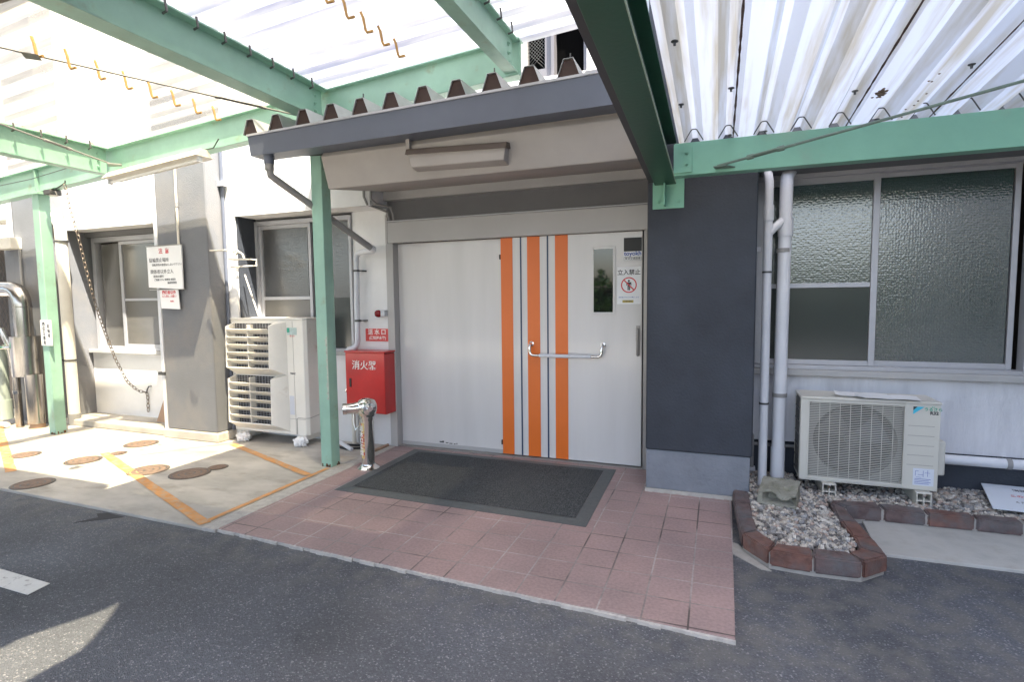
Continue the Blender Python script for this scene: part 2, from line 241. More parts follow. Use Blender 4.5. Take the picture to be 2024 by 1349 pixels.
# ------------------------------------------------------------------ mesh helpers
class MB:
    def __init__(s): s.v = []; s.f = []; s.c = []
    def add(s, vs, fs, c=None):
        o = len(s.v); s.v += [tuple(x) for x in vs]; s.f += [tuple(i+o for i in f) for f in fs]
        if c is not None: s.c += [c]*len(vs)
        return s
    def box(s, x0, x1, y0, y1, z0, z1):
        return s.add([(x0,y0,z0),(x1,y0,z0),(x1,y1,z0),(x0,y1,z0),(x0,y0,z1),(x1,y0,z1),(x1,y1,z1),(x0,y1,z1)],
                     [(0,3,2,1),(4,5,6,7),(0,1,5,4),(1,2,6,5),(2,3,7,6),(3,0,4,7)])
    def hexa(s, b, t):     # bottom quad, top quad (each ccw seen from above)
        return s.add(list(b)+list(t), [(3,2,1,0),(4,5,6,7),(0,1,5,4),(1,2,6,5),(2,3,7,6),(3,0,4,7)])
    def slab(s, poly, z0, z1):
        n = len(poly)
        return s.add([(x,y,z0) for x,y in poly]+[(x,y,z1) for x,y in poly], [tuple(range(n-1,-1,-1)), tuple(range(n,2*n))]+[(i,(i+1)%n,(i+1)%n+n,i+n) for i in range(n)])
    def extr(s, prof, a, b, up=(0,0,1)):
        """extrude closed profile (u,w) from a to b; u = horizontal side, w = up"""
        a = Vector(a); b = Vector(b); d = (b-a).normalized(); side = d.cross(Vector(up)).normalized(); w_ = Vector(up)
        n = len(prof); vs = [p+side*u+w_*w for p in (a, b) for u, w in prof]
        return s.add(vs, [tuple(range(n-1,-1,-1)), tuple(range(n,2*n))]+[(i,(i+1)%n,(i+1)%n+n,i+n) for i in range(n)])
    def tube(s, pts, r, n=14, cap=True):
        pts = [Vector(p) for p in pts]; rs = r if isinstance(r, (list, tuple)) else [r]*len(pts)
        o = len(s.v); prev = None
        for i, p in enumerate(pts):
            if i == 0: d = pts[1]-p
            elif i == len(pts)-1: d = p-pts[i-1]
            else: d = (pts[i+1]-p).normalized()+(p-pts[i-1]).normalized()
            d.normalize()
            if prev is None: u = d.orthogonal().normalized()
            else: u = (prev-d*prev.dot(d)).normalized()
            prev = u; v = d.cross(u)
            for k in range(n):
                a = 2*math.pi*k/n; s.v.append(tuple(p+(u*math.cos(a)+v*math.sin(a))*rs[i]))
        for i in range(len(pts)-1):
            for k in range(n): s.f.append((o+i*n+k, o+i*n+(k+1)%n, o+(i+1)*n+(k+1)%n, o+(i+1)*n+k))
        if cap: s.f.append(tuple(o+k for k in range(n-1,-1,-1))); e = o+(len(pts)-1)*n; s.f.append(tuple(e+k for k in range(n)))
        return s
    def cyl(s, a, b, r, r2=None, n=20): return s.tube([a, b], [r, r if r2 is None else r2], n)
    def lathe(s, c, prof, axis=(0,0,1), n=24):
        ax = Vector(axis).normalized(); u = ax.orthogonal().normalized(); v = ax.cross(u); c = Vector(c); o = len(s.v)
        for r, h in prof:
            for k in range(n):
                a = 2*math.pi*k/n; s.v.append(tuple(c+ax*h+(u*math.cos(a)+v*math.sin(a))*r))
        for i in range(len(prof)-1):
            for k in range(n): s.f.append((o+i*n+k, o+i*n+(k+1)%n, o+(i+1)*n+(k+1)%n, o+(i+1)*n+k))
        s.f.append(tuple(o+k for k in range(n-1,-1,-1))); e = o+(len(prof)-1)*n; s.f.append(tuple(e+k for k in range(n)))
        return s
    def quad(s, a, b, c, d): return s.add([a,b,c,d], [(0,1,2,3)])
    def build(s, name, material, parent=None, bevel=0, smooth=True, seg=2, angle=35, **kw):
        me = bpy.data.meshes.new(name); me.from_pydata(s.v, [], s.f)
        if s.c:
            a = me.color_attributes.new('tint', 'FLOAT_COLOR', 'POINT')
            for i, c in enumerate(s.c): a.data[i].color = (*c, 1)
        xs = [v[0] for v in s.v]; ys = [v[1] for v in s.v]; zs = [v[2] for v in s.v]
        o_ = Vector(((min(xs)+max(xs))/2, (min(ys)+max(ys))/2, min(zs)))
        me.transform(Matrix.Translation(-o_)); me.materials.append(material)
        bm = bmesh.new(); bm.from_mesh(me); bmesh.ops.recalc_face_normals(bm, faces=bm.faces) if kw.get('recalc', True) else None; bm.to_mesh(me); bm.free()
        if smooth:
            me.shade_smooth(); me.set_sharp_from_angle(angle=R(angle))
        ob = bpy.data.objects.new(name, me); COL.objects.link(ob); place(ob, o_, parent)
        if bevel:
            md = ob.modifiers.new('bevel', 'BEVEL'); md.width = bevel; md.segments = seg; md.limit_method = 'ANGLE'; md.angle_limit = R(40)
        if kw.get('label'): ob['label'] = kw['label']
        return ob
WPOS = {}
def place(ob, p, parent):
    p = Vector(p); WPOS[ob.name] = p.copy()
    if parent is not None:
        ob.parent = parent; ob.location = p-WPOS[parent.name]
    else: ob.location = p
def tag(o, label=None, cat=None, group=None, kind=None):
    if label: o['label'] = label
    if cat: o['category'] = cat
    if group: o['group'] = group
    if kind: o['kind'] = kind
    return o
def thing(name, loc, label, cat, group=None):
    o = bpy.data.objects.new(name, None); COL.objects.link(o); o.empty_display_size = .1
    place(o, loc, None); return tag(o, label, cat, group)
def struct(o, label=None): return tag(o, label or None, None, None, 'structure')
def text(body, size, loc, material, parent, name='lettering', rot=(90, 0, 0), align='CENTER', bold=0, sx=1, depth=.0006):
    c = bpy.data.curves.new('txt', 'FONT'); c.body = body; c.size = size; c.align_x = align; c.align_y = 'CENTER'; c.extrude = depth; c.offset = bold; c.space_line = 1.1
    t = bpy.data.objects.new('txt', c); COL.objects.link(t); bpy.context.view_layer.update()
    me = bpy.data.meshes.new_from_object(t.evaluated_get(bpy.context.evaluated_depsgraph_get()))
    bpy.data.objects.remove(t); me.name = name
    me.transform(Matrix.Diagonal((sx, 1, 1, 1)))
    me.transform(Matrix.Rotation(R(rot[2]), 4, 'Z') @ Matrix.Rotation(R(rot[1]), 4, 'Y') @ Matrix.Rotation(R(rot[0]), 4, 'X'))
    me.materials.clear(); me.materials.append(material)
    o = bpy.data.objects.new(name, me); COL.objects.link(o); place(o, loc, parent); return o
def arc(c, r, a0, a1, n, fu, fv):
    """points on an arc about c in the plane spanned by fu,fv"""
    c = Vector(c); fu = Vector(fu); fv = Vector(fv)
    return [c+fu*r*math.cos(R(a0+(a1-a0)*i/n))+fv*r*math.sin(R(a0+(a1-a0)*i/n)) for i in range(n+1)]

# ================================================================== GROUND
W_ = 60
g = MB().quad((-W_, -W_, -.022), (W_, -W_, -.022), (W_, W_, -.022), (-W_, W_, -.022)).build('road', ASPH, smooth=False); struct(g)
# concrete apron on the left, tiled paving at the door, concrete strip on the right
struct(MB().slab([(-16, 2.78), (-7, 2.66), (-3.215, 2.60), (-3.215, 5.4), (-16, 5.4)], -.06, 0).build('pavement', CONC, bevel=.006))
struct(MB().slab([(-3.212, 2.60), (-3.095, 2.60), (-3.095, 4.80), (-3.212, 4.80)], -.06, .001).build('concrete_strip', CONCD, bevel=.004))
struct(MB().slab([(-3.092, 2.625), (.094, 2.492), (.125, 4.9), (-3.092, 4.95)], -.06, 0).build('tiled_paving', TILE, bevel=.003))
k = MB(); n = 60
for i in range(n):      # crumbling mortar lip along the front edge of the tiles
    x0 = -3.10+i*3.196/n; x1 = x0+3.196/n; f = lambda x: 2.625-(x+3.092)*.133/3.186
    w0 = .012+.006*math.sin(i*1.7)+random.uniform(-.004, .006)
    k.hexa([(x0, f(x0)-w0, -.05), (x1, f(x1)-w0, -.05), (x1, f(x1)-.002, -.05), (x0, f(x0)-.002, -.05)], [(x0, f(x0)-w0*.7, -.006), (x1, f(x1)-w0*.7, -.006), (x1, f(x1)-.002, -.003), (x0, f(x0)-.002, -.003)])
struct(k.build('kerb_lip', CONCD))
struct(MB().slab([(.90, 3.655), (7, 3.80), (7, 4.22), (.93, 4.22)], -.06, -.004).build('concrete_path', mat('pale worn concrete', (.50, .49, .46), .85, var=.1, vs=4, var2=.2, vs2=2, bump=.3, bs=60, dirt=(.33, .31, .28), ds=4, dlo=.5, dhi=.75), bevel=.005))
struct(MB().slab([(-7.66, 4.36), (-5.76, 4.33), (-5.76, 4.8), (-7.66, 4.8)], .001, .075).build('ledge', CONC, bevel=.01))

def line(name, a, b, wd, m, z=.004):
    a = Vector((*a, 0)); b = Vector((*b, 0)); d = (b-a).normalized(); s = Vector((-d.y, d.x, 0))*wd/2
    n = max(2, int((b-a).length/.12)); k = MB(); L_ = []; R_ = []
    for i in range(n+1):
        p = a+(b-a)*i/n; L_.append(p+s*(1+random.uniform(-.07, .07))); R_.append(p-s*(1+random.uniform(-.07, .07)))
    for i in range(n): k.quad((R_[i].x, R_[i].y, z), (R_[i+1].x, R_[i+1].y, z), (L_[i+1].x, L_[i+1].y, z), (L_[i].x, L_[i].y, z))
    return struct(k.build(name, m, smooth=False))
line('orange_marking', (-5.76, 3.62), (-3.24, 2.65), .078, OLINE)
line('orange_marking', (-3.265, 2.70), (-3.265, 3.94), .046, OLINE, .0045)
line('orange_marking', (-4.80, 4.30), (-3.30, 3.72), .07, OLINE, .005)
line('orange_marking', (-9.0, 4.33), (-5.93, 2.93), .075, OLINE)
struct(MB().slab([(-3.385, 1.805), (-4.6, 1.83), (-4.6, 1.70), (-3.365, 1.69)], -.02, -.017).build('white_marking', PLINE, smooth=False))
# patched crack at the apron edge
struct(MB().slab([(-4.15, 2.60), (-3.95, 2.585), (-3.98, 2.56), (-4.05, 2.50), (-4.18, 2.40), (-4.12, 2.52), (-4.2, 2.56)], -.03, -.0195).build('asphalt_patch', mat('fresh asphalt', (.03, .03, .034), .8), smooth=False))

for i, (x, y, r, lab) in enumerate([(-4.33, 3.42, .155, 'round iron cover nearest the chrome standpipe in the concrete'), (-4.78, 3.37, .155, 'round iron cover whose edge touches the orange line'),
        (-5.69, 3.384, .14, 'round iron cover left of the far end of the orange line'), (-5.76, 4.00, .15, 'round iron cover in front of the grey pillar with signs'),
        (-5.36, 2.79, .14, 'reddish round iron cover nearest the asphalt'), (-4.25, 3.64, .075, 'small round iron cover beside the larger middle cover'),
        (-5.62, 3.66, .07, 'small round iron cover at the end of the orange line'), (-6.47, 3.32, .12, 'round iron cover beside the leftmost orange line')]):
    t = thing('manhole_cover', (x, y, 0), lab, 'manhole cover', 'iron covers in the concrete')
    MB().lathe((x, y, .0005), [(r, 0), (r, .0045), (r*.95, .0045), (r*.94, .002), (r*.86, .002), (r*.85, .004), (r*.62, .004), (r*.61, .002), (r*.54, .002), (r*.53, .004), (r*.30, .004), (r*.29, .002), (r*.2, .002), (r*.19, .004), (.004, .004)], n=32).build('lid', MANH, t)
    MB().lathe((x, y, .0005), [(r+.012, 0), (r+.012, .0022)], n=28).build('rim', DKSTEEL, t)

# ================================================================== BUILDING
B = thing('building', (-2.6, 4.8, 0), 'white and slate grey building with sliding door and frosted windows', 'building')
YO, YW, YP = 4.53, 4.80, 4.27
def part(mb, name, m, parent=B, **kw): return mb.build(name, m, parent, **kw)
# upper wall left of right pillar with upper window opening (X -2.75..-1.03, z 3.345..4.1)
u = MB(); u.box(-7.65, -3.15, YO, 5.1, 2.42, 7.5); u.box(-3.15, -2.90, YO, 5.1, 2.96, 7.5); u.box(-2.90, -1.03, YO, 5.1, 2.96, 3.345); u.box(-2.90, -1.03, YO, 5.1, 4.15, 7.5); u.box(-1.03, -.512, YO, 5.1, 2.96, 7.5)
part(u, 'upper_wall', WHITE)
part(MB().box(-3.149, -.512, 4.76, 5.1, 2.50, 2.959), 'lintel_face', BAND)  # white wall band continued; the slab's shadow is put into the greyer colour
part(MB().box(-12, 7, 5.101, 5.25, 0, 7.5), 'rear_wall', BROWN)
part(MB().box(-12.1, 7.1, 4.25, 5.3, 7.501, 7.7), 'roof', BAND)
part(MB().box(.252, 7, YO, 5.1, 2.43, 7.5), 'upper_wall', LINTEL)
part(MB().box(-3.03, -.95, YO-.03, YO-.001, 3.30, 3.342), 'window_sill', WHITE, bevel=.004)
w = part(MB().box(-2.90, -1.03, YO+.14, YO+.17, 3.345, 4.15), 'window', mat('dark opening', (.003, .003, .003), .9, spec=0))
f = MB(); f.box(-1.065, -1.031, YO+.04, YO+.139, 3.346, 4.15); f.box(-1.347, -1.320, YO+.05, YO+.139, 3.346, 4.15); f.box(-1.319, -1.066, YO+.06, YO+.139, 3.346, 3.372)
f.box(-2.89, -1.348, YO+.08, YO+.139, 3.346, 3.455); f.box(-1.409, -1.348, YO+.08, YO+.139, 3.456, 4.15)
f.build('frame', mat('grey window metal', (.12, .115, .125), .5, var=.05), w)
MB().box(-2.89, -1.568, YO+.085, YO+.139, 3.456, 4.15).build('panel', mat('pale grey panel', (.30, .29, .28), .6, var=.05), w)
g2 = MB()
for i in range(14):
    for sg in (1, -1):
        za = 3.456+i*.03
        g2.tube([(-1.567, YO+.10+.002*sg, za if sg > 0 else za+.158), (-1.41, YO+.10+.002*sg, za+.158 if sg > 0 else za)], .0014, 5)
g2.build('mesh', DKSTEEL, w)
# walls at the back of the bays
part(MB().box(-3.56, -3.15, YW, 5.1, 0, 2.419), 'bay_wall', WHITE)
part(MB().box(-4.868, -3.561, YW-.012, 5.1, 0, .93), 'bay_wall', WHITE)
part(MB().box(-5.01, -4.869, YO, 5.1, 0, 2.419), 'bay_wall', WHITE)
part(MB().box(-7.648, -5.66, 4.755, 5.1, .0, .87), 'bay_wall', WHITE)
part(MB().box(-3.149, -.512, YW+.025, 5.1, 2.30, 2.499), 'door_head_wall', LINTEL)
part(MB().box(-4.867, -4.845, YO+.02, YW, .95, 2.418), 'window_reveal', SLATE)
part(MB().box(.252, 7, YW, 5.1, .345, .885), 'bay_wall', WHITEB)
part(MB().box(.252, 7, YW+.05, 5.1, 0, .344), 'base_wall', SLATE)
part(MB().box(.253, 7, YW-.075, YW+.02, .886, .935), 'window_sill', BAND, bevel=.006)
part(MB().box(-4.86, -3.56, YW-.06, YW+.02, .931, .97), 'window_sill', BAND, bevel=.005)
part(MB().box(-7.645, -5.66, 4.70, 4.80, .871, .915), 'window_sill', BAND, bevel=.005)
# pillars
part(MB().box(-.51, .25, YP, 5.1, .33, 7.5), 'pillar', SLATE, bevel=.012)
part(MB().box(-.507, .236, YP+.012, 5.1, .02, .329), 'pillar_plinth', PLINTH, bevel=.008)
k = MB(); n = 26
for i in range(n):
    x0 = -.513+i*.75/n; x1 = x0+.75/n; d = .012+.005*math.sin(i*2.1)
    k.hexa([(x0, YP-d, .0), (x1, YP-d, .0), (x1, YP+.03, .0), (x0, YP+.03, .0)], [(x0, YP-.002, .022), (x1, YP-.002, .022), (x1, YP+.03, .024), (x0, YP+.03, .024)])
part(k, 'mortar_bead', MORTAR)
part(MB().box(-5.75, -5.012, 4.31, 5.1, .10, 7.5), 'pilaster', SLATE_LIT, bevel=.012)
part(MB().box(-5.79, -4.975, 4.28, YO+.002, 0, .099), 'pilaster_plinth', CONC, bevel=.012)
part(MB().box(-8.30, -7.652, 4.31, 5.1, 0, 7.5), 'pilaster', SLATE_LIT, bevel=.012)
# far left bay
part(MB().box(-12, -8.302, YO, 5.1, 2.30, 7.5), 'upper_wall', WHITE)
part(MB().box(-12, -8.302, YW, 5.1, 0, 2.299), 'bay_wall', BROWN)
part(MB().box(-8.55, -8.301, 4.34, 4.52, 0, 2.29), 'bay_wall', SLATE_LIT)
mg = MB()
for i in range(11):
    x = -10.45+i*.09; mg.tube([(x, 4.78, .9), (x+.9, 4.78, 2.2)], .003, 5); mg.tube([(x+.9, 4.775, .9), (x, 4.775, 2.2)], .003, 5)
part(mg, 'mesh_screen', DKSTEEL)

# windows ---------------------------------------------------------------
def rect_frame(mb, x0, x1, z0, z1, y0, y1, wd=.035, wb=None, wt=None):
    wb = wb or wd; wt = wt or wd
    mb.box(x0, x0+wd, y0, y1, z0, z1); mb.box(x1-wd, x1, y0, y1, z0, z1)
    mb.box(x0+wd, x1-wd, y0+.001, y1-.001, z0, z0+wb); mb.box(x0+wd, x1-wd, y0+.001, y1-.001, z1-wt, z1)
# right window
w = part(MB().box(.253, 1.08, YW+.022, YW+.03, .97, 2.40), 'window', GLASS_OB)
fr = MB(); rect_frame(fr, .253, 2.02, .936, 2.43, YW-.045, YW+.07, .03, .03, .03); fr.box(1.975, 2.02, YW-.05, YW+.05, .95, 2.42); fr.build('frame', ALU, w, bevel=.002)
sa = MB(); rect_frame(sa, .285, 1.106, .968, 2.40, YW, YW+.035, .042, .038, .045); sa.box(.33, 1.062, YW+.003, YW+.034, 1.565, 1.60); sa.build('sash', ALU, w, bevel=.002)
MB().box(.33, 1.062, YW+.014, YW+.020, 1.006, 1.564).build('lower_pane', GLASS_LO, w)
w2 = part(MB().box(1.10, 1.90, YW+.045, YW+.055, .99, 2.395), 'window', GLASS_OB)
sb = MB(); rect_frame(sb, 1.08, 1.945, .966, 2.40, YW+.037, YW+.068, .035, .040, .03); sb.build('sash', ALU, w2, bevel=.002)
w3 = part(MB().box(2.03, 3.8, YW+.03, YW+.04, .99, 2.395), 'window', GLASS_D)
sb = MB(); rect_frame(sb, 2.022, 3.9, .938, 2.43, YW-.02, YW+.06, .04, .06, .04); sb.build('frame', ALU, w3, bevel=.002)
k = MB().box(2.06, 2.5, YW, YW+.02, 1.01, 1.2); part(k, 'bay_wall', WHITEB)
# middle window beside door
w = part(MB().box(-4.78, -4.16, YW+.022, YW+.03, .98, 2.33), 'window', GLASS_L)
fr = MB(); rect_frame(fr, -4.844, -3.562, .971, 2.39, YW-.03, YW+.07, .03, .03, .045); fr.build('frame', ALU, w, bevel=.002)
sa = MB(); rect_frame(sa, -4.812, -4.10, 1.002, 2.344, YW, YW+.035, .036, .038, .04); sa.box(-4.775, -4.137, YW+.003, YW+.034, 1.525, 1.56); sa.build('sash', ALU, w, bevel=.002)
MB().box(-4.775, -4.137, YW+.014, YW+.020, 1.04, 1.524).build('lower_pane', GLASS_G, w)
w2 = part(MB().box(-4.10, -3.592, YW+.045, YW+.055, 1.0, 2.345), 'window', GLASS_L)
part(MB().box(-4.10, -3.595, YW+.04, YW+.044, 1.003, 1.54), 'lower_pane', GLASS_LO)
# left window
w = part(MB().box(-7.50, -7.05, YW+.045, YW+.052, .93, 2.27), 'window', GLASS_G)
fr = MB(); rect_frame(fr, -7.60, -5.66, .916, 2.35, YW-.01, YW+.075, .06, .035, .06); fr.build('frame', ALU, w, bevel=.002)
sa = MB(); rect_frame(sa, -7.10, -5.752, .952, 2.285, YW-.002, YW+.03, .05, .035, .04); sa.box(-7.05, -5.80, YW+.002, YW+.028, 1.535, 1.565); sa.build('sash', ALU, w, bevel=.002)
MB().box(-7.05, -5.80, YW+.010, YW+.016, .988, 2.245).build('pane', GLASS_G, w)
part(MB().box(-7.66, -5.751, 4.75, 4.80, 2.352, 2.419), 'window_head', LINTEL)

# door -------------------------------------------------------------------
def door_white():
    m = mat('door enamel', (.64, .615, .60), .28, var=.02, vs=.8, var2=.05, vs2=.8, bump=.03, bs=4, dirt=(.60, .58, .55), ds=.9, dlo=.60, dhi=.9, stretch=(5, 1, .5), coat=.3)
    return m
DOORW = door_white(); DOORF = mat('door frame enamel', (.42, .405, .395), .35, var=.04, vs=2, var2=.06)
df = MB(); df.box(-3.12, -.545, 4.775, 4.823, 2.078, 2.285); part(df, 'door_frame', DOORF, bevel=.003)
part(MB().box(-3.125, -.54, 4.765, 4.823, 2.287, 2.299), 'door_frame', ALU, bevel=.002)
part(MB().box(-3.149, -3.066, 4.778, 4.92, .0, 2.077), 'door_frame', DOORF, bevel=.004)
part(MB().box(-3.149, -3.126, 4.778, 4.822, 2.078, 2.36), 'door_frame', DOORF)
part(MB().box(-.60, -.556, 4.80, 4.92, .0, 2.077), 'door_frame', ALUD, bevel=.003)
part(MB().box(-.555, -.512, 4.83, 5.1, .0, 2.299), 'door_frame', DOORF, bevel=.003)
part(MB().box(-3.066, -.60, 4.80, 4.93, .001, .006), 'threshold', ALUD)
part(MB().box(-.614, -.601, 4.87, 4.9, .0, 2.077), 'door_gap', BLACK)
d1 = part(MB().box(-3.064, -1.90, 4.868, 4.90, .022, 2.077), 'door', DOORW, bevel=.002, label='plain white fixed door leaf')
MB().box(-3.064, -1.90, 4.858, 4.867, .008, .045).build('bottom_rail', DOORF, d1, bevel=.001)
s_ = MB()
for x, z, l in [(-2.63, .058, .05), (-2.56, .055, .03), (-2.52, .052, .035), (-2.47, .05, .02), (-2.60, .062, .02), (-2.44, .052, .01)]: s_.box(x, x+l, 4.8665, 4.8675, z, z+.008+random.random()*.008)
s_.build('scuff_mark', DKSTEEL, d1)
for z_ in (1.88, .10): MB().box(-1.945, -1.918, 4.842, 4.866, z_, z_+.045).build('hinge', BLACK, d1, bevel=.003)
d2 = part(MB().box(-1.925, -.617, 4.84, 4.866, .014, 2.077), 'door', DOORW, bevel=.002, label='white sliding door leaf with orange stripes')
for a, b in ((-1.925, -1.807), (-1.663, -1.541), (-1.395, -1.275)):
    MB().box(a, b, 4.8365, 4.8395, .016, 2.075).build('orange_stripe', ORANGE, d2)
for a in (-1.733, -1.473): MB().box(a, a+.014, 4.8365, 4.8395, .016, 2.075).build('blue_stripe', NAVY, d2)
fr = MB(); rect_frame(fr, -1.060, -.847, 1.358, 1.956, 4.832, 4.8395, .021); fr.build('window_trim', DOORW, d2, bevel=.002)
MB().box(-1.039, -.868, 4.8355, 4.8395, 1.379, 1.935).build('window', GLASS_D, d2)
# U shaped pull bar
yb = 4.775; hb = MB()
lp = [(-1.625, 4.84, 1.075), (-1.625, yb+.012, 1.075)]+arc((-1.605, yb, 1.055), .028, 150, 270, 0 or 5, (1, 0, 0), (0, 0, 1))
def bend(xm, sgn):
    return [(xm, 4.84, 1.085), (xm, 4.80, 1.085), (xm, 4.782, 1.078), (xm, yb, 1.060), (xm, yb, 1.02), (xm+sgn*.008, yb, .998), (xm+sgn*.028, yb, .985), (xm+sgn*.10, yb, .984)]
hd = MB().tube(bend(-1.625, 1), .0135, 14).lathe((-1.625, 4.8395, 1.085), [(.024, 0), (.024, .008), (.016, .012)], (0, -1, 0)).build('handle', CHROME, d2)
MB().tube(bend(-.955, -1), .0135, 14).lathe((-.955, 4.8395, 1.085), [(.024, 0), (.024, .008), (.016, .012)], (0, -1, 0)).build('handle', CHROME, d2)
MB().cyl((-1.53, yb, .984), (-1.05, yb, .984), .0165).build('handle_grip', WPIPE, d2)
# narrow lever lock at the right edge
lk = MB(); lk.box(-.665, -.632, 4.826, 4.8395, 1.0, 1.262); lk.tube([(-.648, 4.826, 1.235), (-.648, 4.795, 1.225), (-.648, 4.79, 1.12), (-.648, 4.80, 1.02), (-.648, 4.822, 1.0)], .009, 10)
for i in range(9): lk.box(-.668, -.630, 4.822, 4.8395, 1.13+i*.013, 1.136+i*.013)
lk.build('lock', ALUD, d2, bevel=.002)
# stickers on the door
MB().box(-.775, -.622, 4.8372, 4.8395, 1.905, 2.022).build('black_panel', BLACK, d2)
MB().box(-.775, -.622, 4.8376, 4.8395, 1.822, 1.903).build('sticker', PAPER, d2)
text('toyokh', .052, (-.6985, 4.837, 1.885), BPRINT, d2, 'lettering', bold=.0012)
text('東洋交通設備', .0225, (-.6985, 4.8368, 1.842), KPRINT, d2, 'lettering')
fr = MB(); rect_frame(fr, -.773, -.624, 1.825, 1.858, 4.8366, 4.8374, .0022); fr.build('sticker_line', KPRINT, d2)
MB().box(-.832, -.628, 4.8374, 4.8395, 1.45, 1.775).build('notice', PAPER, d2)
text('立入禁止', .050, (-.730, 4.8368, 1.722), KPRINT, d2, 'lettering', bold=.0008)
c = (-.730, 4.8368, 1.615)
rg = MB(); n = 40
for k_ in range(n):
    a0, a1 = 2*math.pi*k_/n, 2*math.pi*(k_+1)/n
    rg.quad(*[(c[0]+r*math.cos(a), c[1]-.0002, c[2]+r*math.sin(a)) for r, a in ((.068, a0), (.068, a1), (.058, a1), (.058, a0))])
cs = math.cos(R(45)); rg.quad((c[0]-.045-.003, c[1]-.0009, c[2]+.045-.003), (c[0]-.045+.004, c[1]-.0009, c[2]+.045+.004), (c[0]+.045+.004, c[1]-.0009, c[2]-.045+.004), (c[0]+.045-.004, c[1]-.0009, c[2]-.045-.004))
rg.build('prohibition_ring', RPRINT, d2, smooth=False, recalc=False)
mn = MB(); mn.lathe((c[0], c[1]-.0001, c[2]+.036), [(.009, 0), (.009, .0005)], (0, -1, 0), 16)
def flat(mb, pts, y): mb.add([(c[0]+x, y, c[2]+z) for x, z in pts], [tuple(range(len(pts)))])
flat(mn, [(-.021, .024), (.021, .024), (.022, -.004), (.016, -.004), (.014, .012), (.012, .012), (.011, -.046), (.002, -.046), (.001, -.012), (-.001, -.012), (-.002, -.046), (-.011, -.046), (-.012, .012), (-.014, .012), (-.016, -.004), (-.022, -.004)], c[1]-.0005)
mn.build('figure_symbol', KPRINT, d2, smooth=False, recalc=False)
text('関係者以外の立入を禁止します', .0125, (-.730, 4.8368, 1.508), BPRINT, d2, 'lettering')
MB().box(-.785, -.690, 4.8366, 4.8374, 1.462, 1.484).build('gold_label', YPRINT, d2)
text('工務店連絡', .014, (-.7375, 4.836, 1.473), KPRINT, d2, 'lettering')

# porch slab (painted soffit box) -----------------------------------------
ps = MB()
xl, xr = -3.08, -.515
prf = [(3.85, 2.44), (4.755, 2.578), (4.755, 2.90), (3.80, 2.90), (3.80, 2.735), (3.765, 2.69)]
ps.add([(x, y, z) for x in (xl, xr) for y, z in prf], [(0,1,2,3,4,5),(11,10,9,8,7,6)]+[(i, i+6, (i+1) % 6+6, (i+1) % 6) for i in range(6)])
part(ps, 'porch_slab', SLABM, bevel=.008)

# ================================================================== PORCH ROOF and GUTTER
pr = thing('porch_roof', (-2.2, 4.1, 2.95), 'corrugated metal porch roof with dark ridge ends above the door', 'roof')
P_ = .2715; ZR = lambda c: 2.895+(c+3.65)*.021
sheet = MB(); caps = MB(); pts = []
for i in range(12):
    c0 = -3.66+i*P_
    pts += [(c0-.078, 0), (c0-.033, .118), (c0+.033, .118), (c0+.078, 0)]
    y0 = 3.622; zb = ZR(c0)
    if c0 < -.6: caps.add([(c0-.078, y0, zb), (c0-.033, y0, zb+.115), (c0+.033, y0, zb+.115), (c0+.078, y0, zb), (c0-.078, y0+.01, zb), (c0-.033, y0+.01, zb+.115), (c0+.033, y0+.01, zb+.115), (c0+.078, y0+.01, zb)], [(0,1,2,3),(7,6,5,4),(0,4,5,1),(1,5,6,2),(2,6,7,3)])
pts = [p for p in pts if p[0] < -.53]
def zrow(y, dz): return [(px, y, ZR(px)+(y-3.62)*.022+pz+dz) for px, pz in pts]
a, b = zrow(3.608, .003), zrow(4.70, .003)
n = len(pts); sheet.add(a+b, [(i, i+1, n+i+1, n+i) for i in range(n-1)])
o = sheet.build('roof_sheet', ROOFM, pr, smooth=False); md = o.modifiers.new('thick', 'SOLIDIFY'); md.thickness = .003
caps.build('ridge_end', MAROON, pr, smooth=False)
for i_ in (4, 8, 10):
    x_ = -3.66+i_*P_; z_ = ZR(x_)+.118
    MB().cyl((x_, 3.66, z_-.05), (x_+.004, 3.655, z_+.05), .006, .005, 8).build('bolt', DKSTEEL, pr)
MB().extr([(0, 0), (.08, .0), (.08, .05), (0, .06)], (-3.55, 3.80, 2.74), (-3.12, 3.92, 2.74)).build('rafter', BLACK, pr)
MB().box(-3.11, -3.085, 3.83, 3.86, 2.60, 2.79).build('rafter', BLACK, pr)
gt = thing('gutter', (-2.2, 3.66, 2.72), 'long grey box gutter along the front of the porch roof', 'gutter')
k = MB(); L0, R0 = -3.682, -.535
k.add([(L0+.012, 3.615, 2.717), (R0, 3.615, 2.742), (R0, 3.79, 2.742), (L0+.012, 3.79, 2.717), (L0, 3.600, 2.876), (R0, 3.600, 2.950), (R0, 3.610, 2.950), (L0, 3.610, 2.876), (L0, 3.79, 2.876), (R0, 3.79, 2.95)],
      [(0,3,2,1), (0,1,5,4), (4,5,6,7), (3,8,9,2), (0,4,7,8,3)])
k.box(L0+.02, R0, 3.62, 3.78, 2.752, 2.79)
o = k.build('channel', GREYM, gt, smooth=False)
MB().add([(L0-.004, 3.590, 2.872), (R0, 3.590, 2.944), (R0, 3.612, 2.944), (L0-.004, 3.612, 2.872), (L0-.004, 3.590, 2.888), (R0, 3.590, 2.961), (R0, 3.612, 2.961), (L0-.004, 3.612, 2.888)], [(3,2,1,0),(4,5,6,7),(0,1,5,4),(1,2,6,5),(2,3,7,6),(3,0,4,7)]).build('lip', ALU, gt)
MB().box(-.83, R0, 3.588, 3.613, 2.941, 2.965).build('joint_cover', ALU, gt)
MB().cyl((-3.53, 3.67, 2.65), (-3.53, 3.67, 2.735), .040, .044).build('outlet', GREYM, gt)
